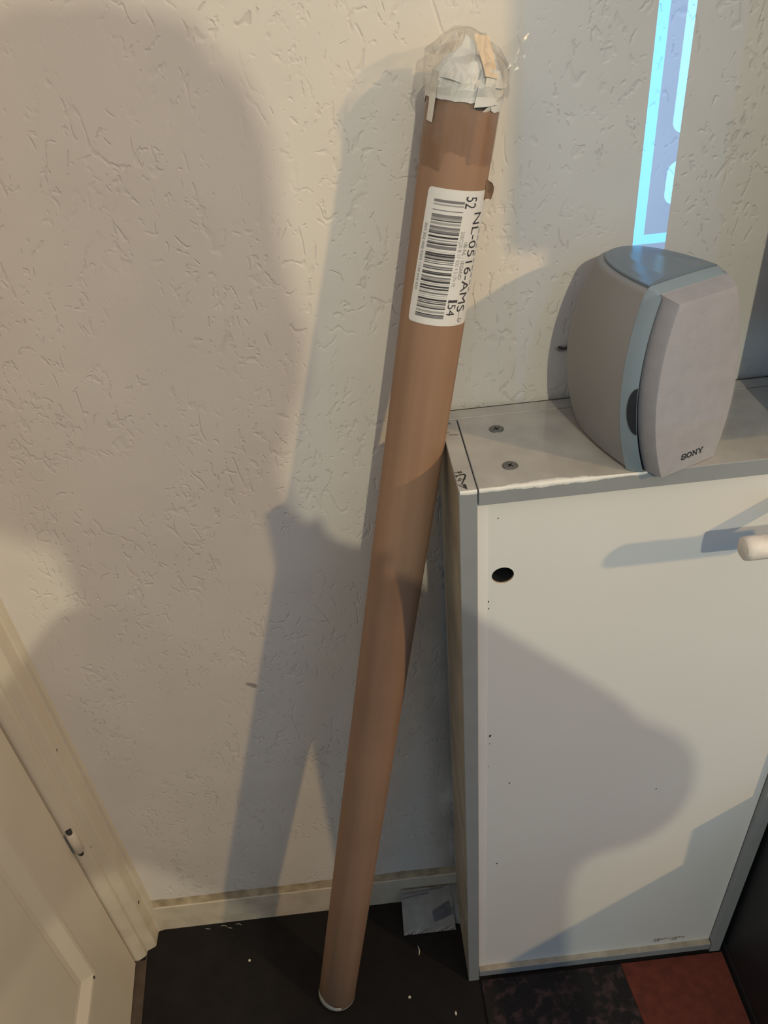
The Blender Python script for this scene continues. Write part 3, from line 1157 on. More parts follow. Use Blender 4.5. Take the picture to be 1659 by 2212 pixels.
# torn flap of cardboard curling off beside the label
bm = bmesh.new()
f1 = noise1(12)
rows = []
for i in range(9):
    t = 1.2485 + 0.0145 * i / 8
    w = 0.0115 * math.sin(math.pi * (0.12 + 0.80 * i / 8)) * (1 + 0.15 * f1(i * 1.3))
    row = []
    for j in range(6):
        f = j / 5
        base = tl(t, 150, TR + 0.0004)
        out = Vector((math.cos(math.radians(172)), math.sin(math.radians(172)), 0.18)).normalized()
        tang = Vector((-math.sin(math.radians(150)), math.cos(math.radians(150)), 0))
        row.append(bm.verts.new(base + tang * (w * 1.0 * f) - tang * 0 + Vector((math.cos(math.radians(150)), math.sin(math.radians(150)), 0)) * (0.0045 * math.sin(f * 2.2)) + Vector((0, 0, 0.0012 * math.sin(f * 4 + i)))))
    rows.append(row)
for a, b in zip(rows, rows[1:]):
    for j in range(5):
        bm.faces.new((a[j], a[j + 1], b[j + 1], b[j]))
ex = bmesh.ops.solidify(bm, geom=bm.faces[:], thickness=0.0008)
bmesh.ops.recalc_face_normals(bm, faces=bm.faces[:])
obj('torn_flap', bm, 'card_torn', tube, True, 'torn curl of cardboard')

# --- clear tape round the top of the tube
ft = noise1(17)


def film_edge(d):
    step = 0.007 if 62 < d < 96 else (-0.006 if d < 60 else 0.0)
    return (0.0016 * ft(d * 0.12) + step, 0.0)


patch('clear_tape', 1.2755, 1.3255, -60, 250, TR + 0.0006, 'film', tube, 10, 90, 'clear glossy tape', edge=film_edge)

# --- crumpled white paper stuffed over the end
fp = noise1(23)


def paper_low(d):
    d = d % 360
    if d < 96:
        v = 1.3190
    elif d < 120:
        v = 1.3190 + (d - 96) / 24 * 0.0035
    elif d < 128:
        v = 1.3225 - (d - 120) / 8 * 0.0085
    else:
        v = 1.3140
    return v + 0.0005 * fp(d * 0.2)


bm = bmesh.new()
n = 48
rings = []
for f, dr_ in [(0.0, 0.0010), (0.25, 0.0015), (0.5, 0.0018), (0.75, 0.0015), (1.0, 0.0)]:
    rings.append([tl(paper_low(360 * k / n) * (1 - f) + 1.3360 * f, 360 * k / n, TR + dr_) for k in range(n)])
for rr_, zz_ in ((0.0262, 1.3405), (0.021, 1.3450), (0.014, 1.3480), (0.007, 1.3490)):
    rings.append([tl(zz_, 360 * k / n, rr_) for k in range(n)])
bm = loft_bm(rings, False, True)
for v in bm.verts:
    k = min(1.0, max(0.0, (v.co.z - 1.3240) / 0.009))
    v.co += nvec(v.co * 60) * 0.0050 * k + nvec(v.co * 150) * 0.0016 * k
obj('paper_wad', bm, 'paper', tube, False, 'crumpled white paper over the end')


def sheet(name, P, material, parent, seed=1, amp=0.001, freq=90, bow=0.0, label=None, nu=6, nv=6, smooth=False):
    """folded scrap from four corner points given in tube space, crumpled; bow lifts its middle off the tube axis"""
    bm = bmesh.new()
    A, B, C_, D_ = [Vector(p) for p in P]
    rows = []
    for i in range(nu + 1):
        u = i / nu
        row = []
        for v in range(nv + 1):
            q = v / nv
            p = (A * (1 - u) + B * u) * (1 - q) + (D_ * (1 - u) + C_ * u) * q
            rad = Vector((p.x, p.y, 0))
            if rad.length > 1e-5:
                p += rad.normalized() * bow * math.sin(math.pi * u)
            row.append(bm.verts.new(p))
        rows.append(row)
    for a, b in zip(rows, rows[1:]):
        for j in range(nv):
            bm.faces.new((a[j], a[j + 1], b[j + 1], b[j]))
    crumple(bm, amp, seed, freq)
    bmesh.ops.recalc_face_normals(bm, faces=bm.faces[:])
    return obj(name, bm, material, parent, smooth, label)


R2 = TR + 0.0026
# folded corners of the paper that stand proud
sheet('paper_fold', (tl(1.3165, 96, R2), tl(1.3195, 134, R2 + 0.001), tl(1.3275, 118, R2 + 0.001), tl(1.3345, 97, R2 + 0.0006)), 'paper', tube, 2, 0.0004, bow=0.0018, label='bright folded corner of paper')
sheet('paper_fold', (tl(1.3135, 110, TR + 0.0012), tl(1.3135, 168, TR + 0.0014), tl(1.3290, 166, TR + 0.002), tl(1.3215, 128, TR + 0.0022)), 'paper', tube, 5, 0.0003, bow=0.0022)
sheet('fold_shade_patch', (tl(1.3150, 100, TR + 0.0009), tl(1.3150, 112, TR + 0.0009), tl(1.3200, 130, TR + 0.0009), tl(1.3185, 98, TR + 0.0009)), 'dark', tube, 15, 0.0001, bow=0.0006, label='dark patch for the shade under the folded paper')  # dark sheet laid on the tube as painted shade below the fold
sheet('paper_fold', (tl(1.334, 34, TR + 0.001), tl(1.332, 74, TR + 0.004), tl(1.353, 84, TR - 0.009), tl(1.356, 48, TR - 0.012)), 'paper', tube, 6, 0.0016, 60)
sheet('paper_fold', (tl(1.348, 56, TR - 0.010), tl(1.346, 92, TR - 0.008), tl(1.3600, 90, TR - 0.017), tl(1.364, 60, TR - 0.017)), 'paper', tube, 7, 0.0012, 60)
sheet('paper_fold', (tl(1.330, 106, TR + 0.0035), tl(1.331, 162, TR + 0.003), tl(1.341, 160, TR - 0.001), tl(1.343, 108, TR - 0.001)), 'paper', tube, 9, 0.0012, 60, bow=0.003)
# tapes holding the paper down
sheet('tape_strip', (tl(1.3030, 19, TR + 0.0012), tl(1.3018, 34, TR + 0.0013), tl(1.3370, 40, TR + 0.0036), tl(1.3380, 26, TR + 0.0034)), 'tape_white', tube, 3, 0.0002, bow=0.0003, label='cream strip of tape')
sheet('tape_strip', (tl(1.3375, 104, TR + 0.0036), tl(1.3370, 126, TR + 0.0036), tl(1.3640, 140, TR - 0.015), tl(1.3640, 84, TR - 0.016)), 'tape_beige', tube, 4, 0.0005, 60, label='beige strip of masking tape')
# clear plastic bag gathered over the end
n = 64
fb = noise1(44)
rings = []
for t, r in ((1.3240, TR + 0.0042), (1.3320, TR + 0.0056), (1.3400, TR + 0.0052), (1.3480, TR + 0.001), (1.3560, TR - 0.005), (1.3640, TR - 0.014), (1.3660, TR - 0.022)):
    rings.append([tl(t, 360 * k / n, r) for k in range(n)])
bm = loft_bm(rings, False, True)
for v in bm.verts:
    k = min(1.0, max(0.15, (v.co.z - 1.3235) / 0.010))
    v.co += (nvec(v.co * 55 + Vector((3, 1, 7))) * 0.0060 + nvec(v.co * 150) * 0.0024) * k
obj('plastic_bag', bm, 'bag', tube, False, 'crumpled clear plastic bag')
# the bag's loose tails, one towards the right, one towards the left
sheet('bag_tail', (tl(1.333, 150, TR + 0.002), tl(1.350, 128, TR - 0.002), tl(1.368, 166, TR + 0.008), tl(1.352, 172, TR + 0.022)), 'bag', tube, 11, 0.0050, 55, nu=9, nv=9)
sheet('bag_tail', (tl(1.335, 150, TR + 0.003), tl(1.352, 118, TR - 0.002), tl(1.366, 150, TR + 0.004), tl(1.350, 166, TR + 0.016)), 'bag', tube, 13, 0.0050, 75, nu=9, nv=9)
sheet('bag_tail', (tl(1.330, 20, TR + 0.002), tl(1.352, 60, TR - 0.008), tl(1.360, 40, TR - 0.004), tl(1.342, 6, TR + 0.004)), 'bag', tube, 12, 0.0035, 70, nu=9, nv=9)
# --- white tape cap on the foot
fz = noise1(61)


def foot_hi(d):
    d = d % 360
    if 20 < d < 98:
        v = 0.0060 + 0.0110 * (1 - (d - 20) / 78) ** 0.8
    elif 98 <= d < 172:
        v = 0.0026 + 0.0012 * abs(fz(d * 0.1))
    else:
        v = 0.0150
    return v + 0.0006 * fz(d * 0.3)


bm = bmesh.new()
n = 72
rings = [[tl(-0.0006, 360 * k / n, 0.020) for k in range(n)], [tl(-0.0009, 360 * k / n, TR - 0.001) for k in range(n)], [tl(0.0004, 360 * k / n, TR + 0.0009) for k in range(n)],
         [tl(foot_hi(360 * k / n), 360 * k / n, TR + 0.0008) for k in range(n)]]
bm = loft_bm(rings, True, False)
obj('foot_tape', bm, 'tape_white', tube, True, 'torn white tape round the foot')
sheet('foot_tape_curl', (tl(0.0050, 78, TR + 0.001), tl(0.0050, 100, TR + 0.001), tl(0.0120, 102, TR + 0.0022), tl(0.0125, 80, TR + 0.0022)), 'tape_white', tube, 8, 0.0004, bow=0.0006)

# ================================================================ SPEAKER
SO = Vector((0.2635, -0.157, HC))
SS = Vector((0.91963, 0.39279, 0))
SF = Vector((0.39279, -0.91963, 0))
spk = thing('speaker', 'small grey bookshelf speaker with pale cloth grille standing on the cabinet', 'speaker', SO)
spk.rotation_euler = (0, 0, math.atan2(SS.y, SS.x))
# local axes: x = right along the grille (SS), y = -forward, z up
CX = 0.0312
HS = 0.1672
LEAN = 0.060        # the front leans back by this much per unit of height


def quad(z, v0, vm, v1):
    """smooth bulge through bottom, middle and top"""
    t = max(0.0, min(1.0, z / HS))
    return v0 * (1 - t) * (1 - 2 * t) + vm * 4 * t * (1 - t) + v1 * t * (2 * t - 1)


def bodyW(z):
    return quad(z, 0.0478, 0.0600, 0.0402)


def bodyD(z):
    return quad(z, 0.140, 0.150, 0.128)


def seamY(z):
    return 0.0275 + (LEAN + 0.004) * z


def frontY(z):
    return 0.0150 + LEAN * z


def innerW(z):
    return quad(z, 0.0392, 0.0532, 0.0345)


NS = 22


def body_half(z, inset=0.0):
    W, D, y0 = bodyW(z) - inset, bodyD(z) - inset, seamY(z)
    pts = []
    for k in range(NS + 1):
        a = k / NS * math.pi / 2
        bulge = 1.0 + 0.055 * math.sin(math.pi * min(1.0, z / HS)) * math.sin(min(1.0, a / 0.9) * math.pi * 0.5)
        pts.append((W * bulge * max(0.0, math.cos(a)) ** 0.74, y0 + (D - y0) * math.sin(a) ** 1.05))
    return pts


def body_ring(z, inset=0.0, zz=None):
    h = body_half(z, inset)
    zz = z if zz is None else zz
    left = [Vector((CX - x, y, zz)) for x, y in h]
    right = [Vector((CX + x, y, zz)) for x, y in h[::-1][1:]]
    return left + right


levels = [0.0012, 0.004] + [0.004 + (HS - 0.010) * k / 22 for k in range(1, 23)]
rings = [body_ring(levels[0], 0.004)] + [body_ring(z) for z in levels[1:]]
for ins, dz in ((0.0008, 0.0020), (0.0024, 0.0036), (0.0050, 0.0046)):
    rings.append(body_ring(levels[-1], ins, levels[-1] + dz))
bo = obj('speaker_body', loft_bm(rings, True, True), 'sp_body', spk, True)
mod = bo.modifiers.new('edges', 'EDGE_SPLIT')
mod.split_angle = math.radians(40)

# collar: one painted arch (left leg, top bar, right leg) between the body and the grille
HT = HS + 0.0006
path = []          # (outer x, outer z, inner x, inner z, height for the lean)
zs = [0.0012 + (HS - 0.0062) * k / 26 for k in range(27)]
for z in zs:
    path.append((-bodyW(z) - 0.0003, z, -innerW(z), z))
wo, wi = bodyW(HS) + 0.0003, innerW(HS)
zi = HS - 0.0052
for k in range(1, 7):
    a = k / 6 * math.pi / 2
    rO, rI = 0.0056, 0.0026
    path.append((-(wo - rO) - rO * math.cos(a), HT - rO + rO * math.sin(a), -(wi - rI) - rI * math.cos(a), zi - rI + rI * math.sin(a)))
for k in range(1, 12):
    f = k / 12
    path.append((-(wo - 0.0056) * (1 - 2 * f), HT + 0.0006 * math.sin(math.pi * f), -(wi - 0.0026) * (1 - 2 * f), zi + 0.0003 * math.sin(math.pi * f)))
n_half = 27 + 6
for ox, oz, ix, iz in path[:n_half][::-1]:
    path.append((-ox, oz, -ix, iz))
rings = []
for ox, oz, ix, iz in path:
    r = []
    for f, dy, lift in ((0.0, 0.0, 0.0), (0.30, 0.30, 0.0010), (0.75, 0.72, 0.0011), (0.95, 0.94, 0.0004), (1.0, 1.02, 0.0)):
        x, z = ox + (ix - ox) * f, oz + (iz - oz) * f
        y = seamY(min(oz, HS)) + (frontY(min(iz, HS)) - seamY(min(oz, HS))) * dy
        d = Vector((x, 0, z - HS * 0.5)).normalized()
        r.append(Vector((CX + x, y, z)) + d * lift)
    x, z = ix, iz
    r.append(Vector((CX + x, frontY(z) + 0.006, z)))
    rings.append(r)
co = obj('collar', loft_bm(rings, False, False, False), 'sp_collar', spk, True)
mod = co.modifiers.new('edges', 'EDGE_SPLIT')
mod.split_angle = math.radians(48)

# inlaid top plate behind the collar's top bar
YT = seamY(HS)


def top_outline(ins):
    W, D = bodyW(HS) - ins, 0.1265 - ins
    pts = []
    m_ = 18
    y0 = YT + 0.0006 + ins * 0.2
    for k in range(m_ + 1):
        a = k / m_ * math.pi / 2
        pts.append((W * max(0.0, math.cos(a)) ** 0.85, y0 + (D - y0) * math.sin(a)))
    return [(CX - x, y) for x, y in pts] + [(CX + x, y) for x, y in pts[::-1][1:]]


rings = []
for ins, z in ((0.0034, HS - 0.003), (0.0030, HS + 0.0004), (0.0038, HS + 0.0012), (0.012, HS + 0.0022), (0.024, HS + 0.0030)):
    rings.append([(x, y, z) for x, y in top_outline(ins)])
obj('top_plate', loft_bm(rings, False, True), 'sp_top', spk, False)

# dark baffle in the gap
bm = bmesh.new()
rows = []
for z in [0.0016 + (HS - 0.0095) * k / 24 for k in range(25)]:
    W = innerW(z) + 0.0012
    rows.append([bm.verts.new((CX - W, frontY(z) + 0.0052, z)), bm.verts.new((CX + W, frontY(z) + 0.0052, z))])
for a, b in zip(rows, rows[1:]):
    bm.faces.new((a[0], a[1], b[1], b[0]))
obj('baffle', bm, 'sp_gap', spk)
# finger notch bitten into the collar beside the grille
bm = bmesh.new()
n = 24
rows = []
for k in range(n + 1):
    a = math.pi * k / n
    z = 0.066 + 0.0225 * math.cos(a)
    row = []
    for q in range(7):
        f = 1.0 - 0.52 * math.sin(a) ** 1.1 * (1 - q / 6)
        lift = 0.0011 * math.sin(math.pi * min(1, f * 0.9)) + 0.0008
        W0, W1 = bodyW(z) + 0.0003, innerW(z)
        row.append(bm.verts.new((CX - (W0 + (W1 - W0) * f) - lift, seamY(z) + (frontY(z) - seamY(z)) * f - 0.0006, z)))
    row.append(bm.verts.new((CX - innerW(z) + 0.003, frontY(z) + 0.003, z)))
    rows.append(row)
for a, b in zip(rows, rows[1:]):
    for q in range(7):
        bm.faces.new((a[q], a[q + 1], b[q + 1], b[q]))
bmesh.ops.remove_doubles(bm, verts=bm.verts[:], dist=1e-6)
obj('finger_notch', bm, 'sp_gap', spk, label='dark finger notch beside the grille')

# grille: a thick cloth pad with bowed sides and wide bevels
def gW(z):
    return quad(z, 0.0312, 0.0450, 0.0272)


zg0, zg1 = 0.0006, 0.1592
gz = [zg0 + (zg1 - zg0) * k / 24 for k in range(25)]
rows = []


def g_row(z, zback=None, k=1.0):
    w = gW(z) * k
    zb = z if zback is None else zback
    zz = z
    L = LEAN * z
    pts = []
    for x, y, q in ((-w - 0.0046, 0.0178, 1.0), (-w - 0.0050, 0.0160, 1.0), (-w - 0.0014, 0.0024, 0.12), (-w - 0.0003, 0.0006, 0.0), (-w + 0.0022, 0.0, 0.0), (w - 0.0022, 0.0, 0.0), (w + 0.0003, 0.0006, 0.0), (w + 0.0014, 0.0024, 0.12), (w + 0.0050, 0.0160, 1.0), (w + 0.0046, 0.0178, 1.0)):
        pts.append(Vector((CX + x, y + L, zz + (zb - zz) * q)))
    return pts


rows = [g_row(zg0, zg0, 0.99)] + [g_row(z) for z in gz[1:-1]] + [g_row(zg1, zg1 + 0.0042), ]
last = rows[-1]
cap = []
for p in last:
    q = (p.y - LEAN * zg1) / 0.0178
    cap.append(Vector((p.x, p.y + (0.0004 if q < 0.1 else 0), p.z + 0.0008)))
rows.append(cap)
flat = [Vector((CX + (p.x - CX) * 0.985, LEAN * zg1 + 0.0172, zg1 + 0.0046)) for p in last]
rows.append(flat)
rows.insert(0, [Vector((CX + (p.x - CX) * 0.97, 0.0170, zg0 - 0.0002)) for p in rows[0]])
grille = obj('grille', loft_bm(rows, True, True), 'sp_cloth', spk, True)
mod = grille.modifiers.new('edges', 'EDGE_SPLIT')
mod.split_angle = math.radians(38)

# maker's name on the grille: wide slab-serif capitals S O N Y
def logo():
    bm = bmesh.new()
    s = 0.0050       # letter height
    def st(pts, w):
        for a, b in zip(pts, pts[1:]):
            a, b = Vector((a[0], a[1], 0)), Vector((b[0], b[1], 0))
            d = (b - a)
            if d.length < 1e-9:
                continue
            d = d.normalized() * w * 0.4
            q = Vector((-d.y, d.x, 0)).normalized() * w * 0.5
            vs = [a - d - q, b + d - q, b + d + q, a - d + q]
            front = [bm.verts.new((ox + p.x * s, LEAN * (oz + p.y * s) - 0.00050, oz + p.y * s)) for p in vs]
            back_ = [bm.verts.new((ox + p.x * s, LEAN * (oz + p.y * s) + 0.0006, oz + p.y * s)) for p in vs]
            bm.faces.new(front)
            for k in range(4):
                bm.faces.new((front[k], back_[k], back_[(k + 1) % 4], front[(k + 1) % 4]))
    oz = 0.0112
    x0 = CX - 0.0100
    hv = 0.20
    ox = x0                                   # S
    st([(0.98, 0.68), (0.98, 0.86), (0.75, 0.98), (0.28, 0.98), (0.06, 0.82), (0.10, 0.62), (0.35, 0.53), (0.75, 0.46), (0.98, 0.32), (0.92, 0.12), (0.65, 0.02), (0.25, 0.02), (0.04, 0.14), (0.04, 0.34)], hv)
    ox = x0 + 1.22 * s                        # O
    st([(0.58 + 0.50 * math.cos(k * math.pi / 8), 0.5 + 0.48 * math.sin(k * math.pi / 8)) for k in range(17)], hv)
    ox = x0 + 2.58 * s                        # N
    st([(0.18, 0.02), (0.18, 0.98)], 0.16)
    st([(0.14, 0.96), (0.98, 0.04)], 0.24)
    st([(0.96, 0.02), (0.96, 0.98)], 0.16)
    for x in (0.14, 0.96):
        st([(x - 0.16, 0.97), (x + 0.16, 0.97)], 0.11)
    st([(0.02, 0.03), (0.34, 0.03)], 0.11)
    ox = x0 + 3.92 * s                        # Y
    st([(0.10, 0.96), (0.56, 0.46)], 0.22)
    st([(1.02, 0.96), (0.56, 0.46)], 0.18)
    st([(0.56, 0.46), (0.56, 0.02)], 0.22)
    for x in (0.10, 1.02):
        st([(x - 0.16, 0.97), (x + 0.16, 0.97)], 0.11)
    st([(0.36, 0.03), (0.76, 0.03)], 0.11)
    bmesh.ops.recalc_face_normals(bm, faces=bm.faces[:])
    return bm


obj('maker_logo', logo(), 'logo', grille, label='raised dark maker name')

# short black wire between speaker and wall
tag(obj('speaker_wire', tube_bm([(0.248, -0.020, 1.056), (0.240, -0.012, 1.054), (0.232, -0.004, 1.050), (0.226, 0.000, 1.0515), (0.2215, 0.002, 1.0545), (0.2165, 0.0025, 1.0525), (0.2120, 0.003, 1.0515), (0.2080, 0.0055, 1.0530)],
                            [0.0014, 0.0014, 0.0013, 0.0012, 0.0012, 0.0012, 0.0011, 0.0009], 8), 'cable', None, True),
    'short black wire running from the speaker to the wall', 'wire')

# ================================================================ PAPERS BEHIND THE CABINET
def mailer(name, corners, thick, material, label_txt, cat, seed, print_at=None, flaps=0):
    A, B, C_, D_ = [Vector(p) for p in corners]
    root = thing(name, label_txt, cat, (A + B) / 2)
    inv = Matrix.Translation(root.location).inverted()
    bm = bmesh.new()
    nu = nv = 10
    fq = noise1(seed)
    nrm = (B - A).cross(D_ - A).normalized()
    rows = []
    for i in range(nu + 1):
        u = i / nu
        row = []
        for j in range(nv + 1):
            v = j / nv
            p = (A * (1 - u) + B * u) * (1 - v) + (D_ * (1 - u) + C_ * u) * v
            p += nrm * (0.0012 * fq(u * 3 + v * 2) * min(1, v * 3))
            row.append(bm.verts.new(p))
        rows.append(row)
    for a, b in zip(rows, rows[1:]):
        for j in range(nv):
            bm.faces.new((a[j], a[j + 1], b[j + 1], b[j]))
    bmesh.ops.solidify(bm, geom=bm.faces[:], thickness=-thick)
    bmesh.ops.recalc_face_normals(bm, faces=bm.faces[:])
    o = obj('sheet', bm, material, root, True)
    o.matrix_parent_inverse = inv
    if print_at:
        bm = bmesh.new()
        q = []
        for u, v in print_at:
            p = (A * (1 - u) + B * u) * (1 - v) + (D_ * (1 - u) + C_ * u) * v
            q.append(p + nrm * 0.0022)
        f = bm.faces.new([bm.verts.new(p) for p in q])
        o2 = obj('printed_box', bm, 'mailer_print', root, False, 'dark printed rectangle')
        o2.matrix_parent_inverse = inv
    for k in range(flaps):
        bm = bmesh.new()
        v0 = 0.80 + 0.09 * k
        pts = []
        for u, v in ((0.03, v0), (0.55 + 0.3 * k, v0 + 0.075), (0.55 + 0.3 * k, v0 + 0.095), (0.03, v0 + 0.018)):
            pts.append((A * (1 - u) + B * u) * (1 - v) + (D_ * (1 - u) + C_ * u) * v + nrm * 0.0018)
        bm.faces.new([bm.verts.new(p) for p in pts])
        o3 = obj('fold_line', bm, 'mailer_print', root)
        o3.matrix_parent_inverse = inv
    return root


mailer('padded_mailer', [(-0.0217, -0.0605, 0.0018), (0.0690, -0.0605, 0.0018), (0.0690, -0.0030, 0.0440), (-0.0190, -0.0030, 0.0460)], 0.0015, 'mailer',
       'grey white padded mailer with dark printed box leaning on the baseboard', 'envelope', 4, [(0.60, 0.22), (0.98, 0.36), (0.92, 0.66), (0.58, 0.46)], 2)
mailer('paper_sheet', [(0.066, -0.0480, 0.0010), (0.0790, -0.0520, 0.0010), (0.0790, -0.0020, 0.0420), (0.066, -0.0012, 0.0430)], 0.0010, 'mailer',
       'narrow pale paper wedged between the padded mailer and the cabinet', 'paper', 6)

# ================================================================ RUG, BLACK CHEST, CRUMBS
rug = thing('rug', 'patchwork rug of black ringed pile and brick red pile before the cabinet', 'rug', (0.5, -0.9, 0))
ri = Matrix.Translation(rug.location).inverted()
o = obj('ringed_patch', prism_bm([(0.098, -0.1475), (0.3290, -0.1475), (0.3440, -0.3000), (0.46, -1.5), (0.098, -1.5)], 'z', 0.0, 0.004), 'rug', rug, False, 'black patch with worn pinkish rings')
o.matrix_parent_inverse = ri
o = obj('red_patch', prism_bm([(0.3296, -0.1475), (0.4985, -0.1475), (0.4985, -0.30), (0.4985, -0.66), (0.95, -0.70), (0.95, -1.5), (0.4606, -1.5), (0.3446, -0.3000)], 'z', 0.0, 0.004), 'rug_red', rug, False, 'brick red patch')
o.matrix_parent_inverse = ri

chest = thing('black_chest', 'low matt black chest standing to the right of the white cabinet', 'chest', (0.76, -0.39, 0))
ci = Matrix.Translation(chest.location).inverted()
for nm, b_ in (('carcass', box_bm(0.503, 1.00, -0.625, -0.128, 0.0, 0.375, 0.002)), ('rear_ledge', box_bm(0.503, 1.00, -0.226, -0.128, 0.3755, 0.462, 0.002)), ('drawer_front', box_bm(0.512, 0.99, -0.640, -0.626, 0.03, 0.365, 0.003))):
    o = obj(nm, b_, 'black_box', chest)
    o.matrix_parent_inverse = ci
# a fold of the black chest's foot reaching over the rug
o = obj('plinth', prism_bm([(0.5015, -0.128), (0.5015, -0.60), (0.503, -0.60), (0.503, -0.128)], 'z', 0.0, 0.02), 'black_box', chest)
o.matrix_parent_inverse = ci


def crumb(name, x, y, r, seed, label, sx=1.0, sy=1.0, cat='crumb', material='crumb'):
    bm = bmesh.new()
    bmesh.ops.create_icosphere(bm, subdivisions=2, radius=r)
    for v in bm.verts:
        v.co.x *= sx
        v.co.y *= sy
        v.co.z *= 0.6
    crumple(bm, r * 0.4, seed, 0.9 / r)
    lo = min(v.co.z for v in bm.verts)
    for v in bm.verts:
        v.co.z -= lo
    o = obj(name, bm, material, None, False)
    o.location = (x, y, 0.0001)
    return tag(o, label, cat)


crumb('crumb', -0.2893, -0.0708, 0.0022, 1, 'pale crumb on the dark floor between door and tube')
crumb('crumb', -0.0223, -0.1591, 0.0024, 2, 'pale crumb on the dark floor right of the tube foot')
crumb('crumb', 0.0491, -0.1910, 0.0022, 3, 'dull crumb on the floor nearest the rug corner', 0.8, 1.6)
crumb('crumb', -0.2130, -0.1880, 0.0022, 4, 'small crumb at the lower edge left of the tube foot', 1.4, 0.8)
def sliver(name, pts, r, label, cat, material, group=None):
    """thin flat scrap lying on the floor along a polyline"""
    bm = tube_bm(pts, r, 6)
    for v in bm.verts:
        v.co.z = 0.0001 + max(0.0, v.co.z) * 0.6
    return tag(obj(name, bm, material, None, False), label, cat, group)


sliver('paper_scrap', [(0.0000, -0.0800, 0.0015), (0.0016, -0.0850, 0.0015), (0.0020, -0.0880, 0.0015), (0.0004, -0.0950, 0.0015)], [0.0005, 0.0009, 0.0011, 0.0006], 'tiny bent paper scrap on the floor before the mailer', 'scrap', 'crumb')
for k, (x, y, l) in enumerate(((-0.345, -0.0060, 0.012), (-0.332, -0.0100, 0.008), (-0.318, -0.0060, 0.010), (-0.372, -0.0070, 0.009))):
    sliver('plaster_flake', [(x, y, 0.0008), (x + l * 0.5, y + 0.001 * (-1) ** k, 0.0008), (x + l, y - 0.002, 0.0008)], [0.0002, 0.00045, 0.00025],
           'thin plaster flake on the floor along the lit baseboard, ' + ('second from the left', 'second from the right', 'rightmost', 'leftmost')[k], 'flake', 'crumb', 'flakes along the baseboard')

# ================================================================ OUT OF FRAME: added cupboard on the right (shades the wall), photographer
cup_ = thing('shade_blocker', 'added dark cupboard hanging to the right above the cabinet', 'blocker', (0.75, -0.1, 1.28))
cui = Matrix.Translation(cup_.location).inverted()
for nm, b_ in (('carcass', box_bm(0.400, 1.15, -0.200, WY, 1.28, 1.95, 0.002)), ('lower_box', box_bm(0.400, 1.15, -0.172, -0.090, 1.040, 1.279, 0.002)),
               ('blocker_front', box_bm(0.430, 0.770, -0.216, -0.201, 1.285, 1.945, 0.002)), ('blocker_front', box_bm(0.775, 1.145, -0.216, -0.201, 1.285, 1.945, 0.002))):
    o = obj(nm, b_, 'blocker', cup_)
    o.matrix_parent_inverse = cui


def skinned(name, verts, edges, root, material, parent, sub=2):
    """one continuous surface grown round connected joints: verts = [(x,y,z,rx,ry)]"""
    me = bpy.data.meshes.new(name)
    me.from_pydata([v[:3] for v in verts], edges, [])
    o = bpy.data.objects.new(name, me)
    COL.objects.link(o)
    o.parent = parent
    me.materials.append(M[material])
    sk = o.modifiers.new('skin', 'SKIN')
    sk.use_smooth_shade = True
    for i, v in enumerate(verts):
        d = me.skin_vertices[0].data[i]
        d.radius = (v[3], v[4] if len(v) > 4 else v[3])
        d.use_root = (i == root)
    ss = o.modifiers.new('smooth', 'SUBSURF')
    ss.levels = ss.render_levels = sub
    return o


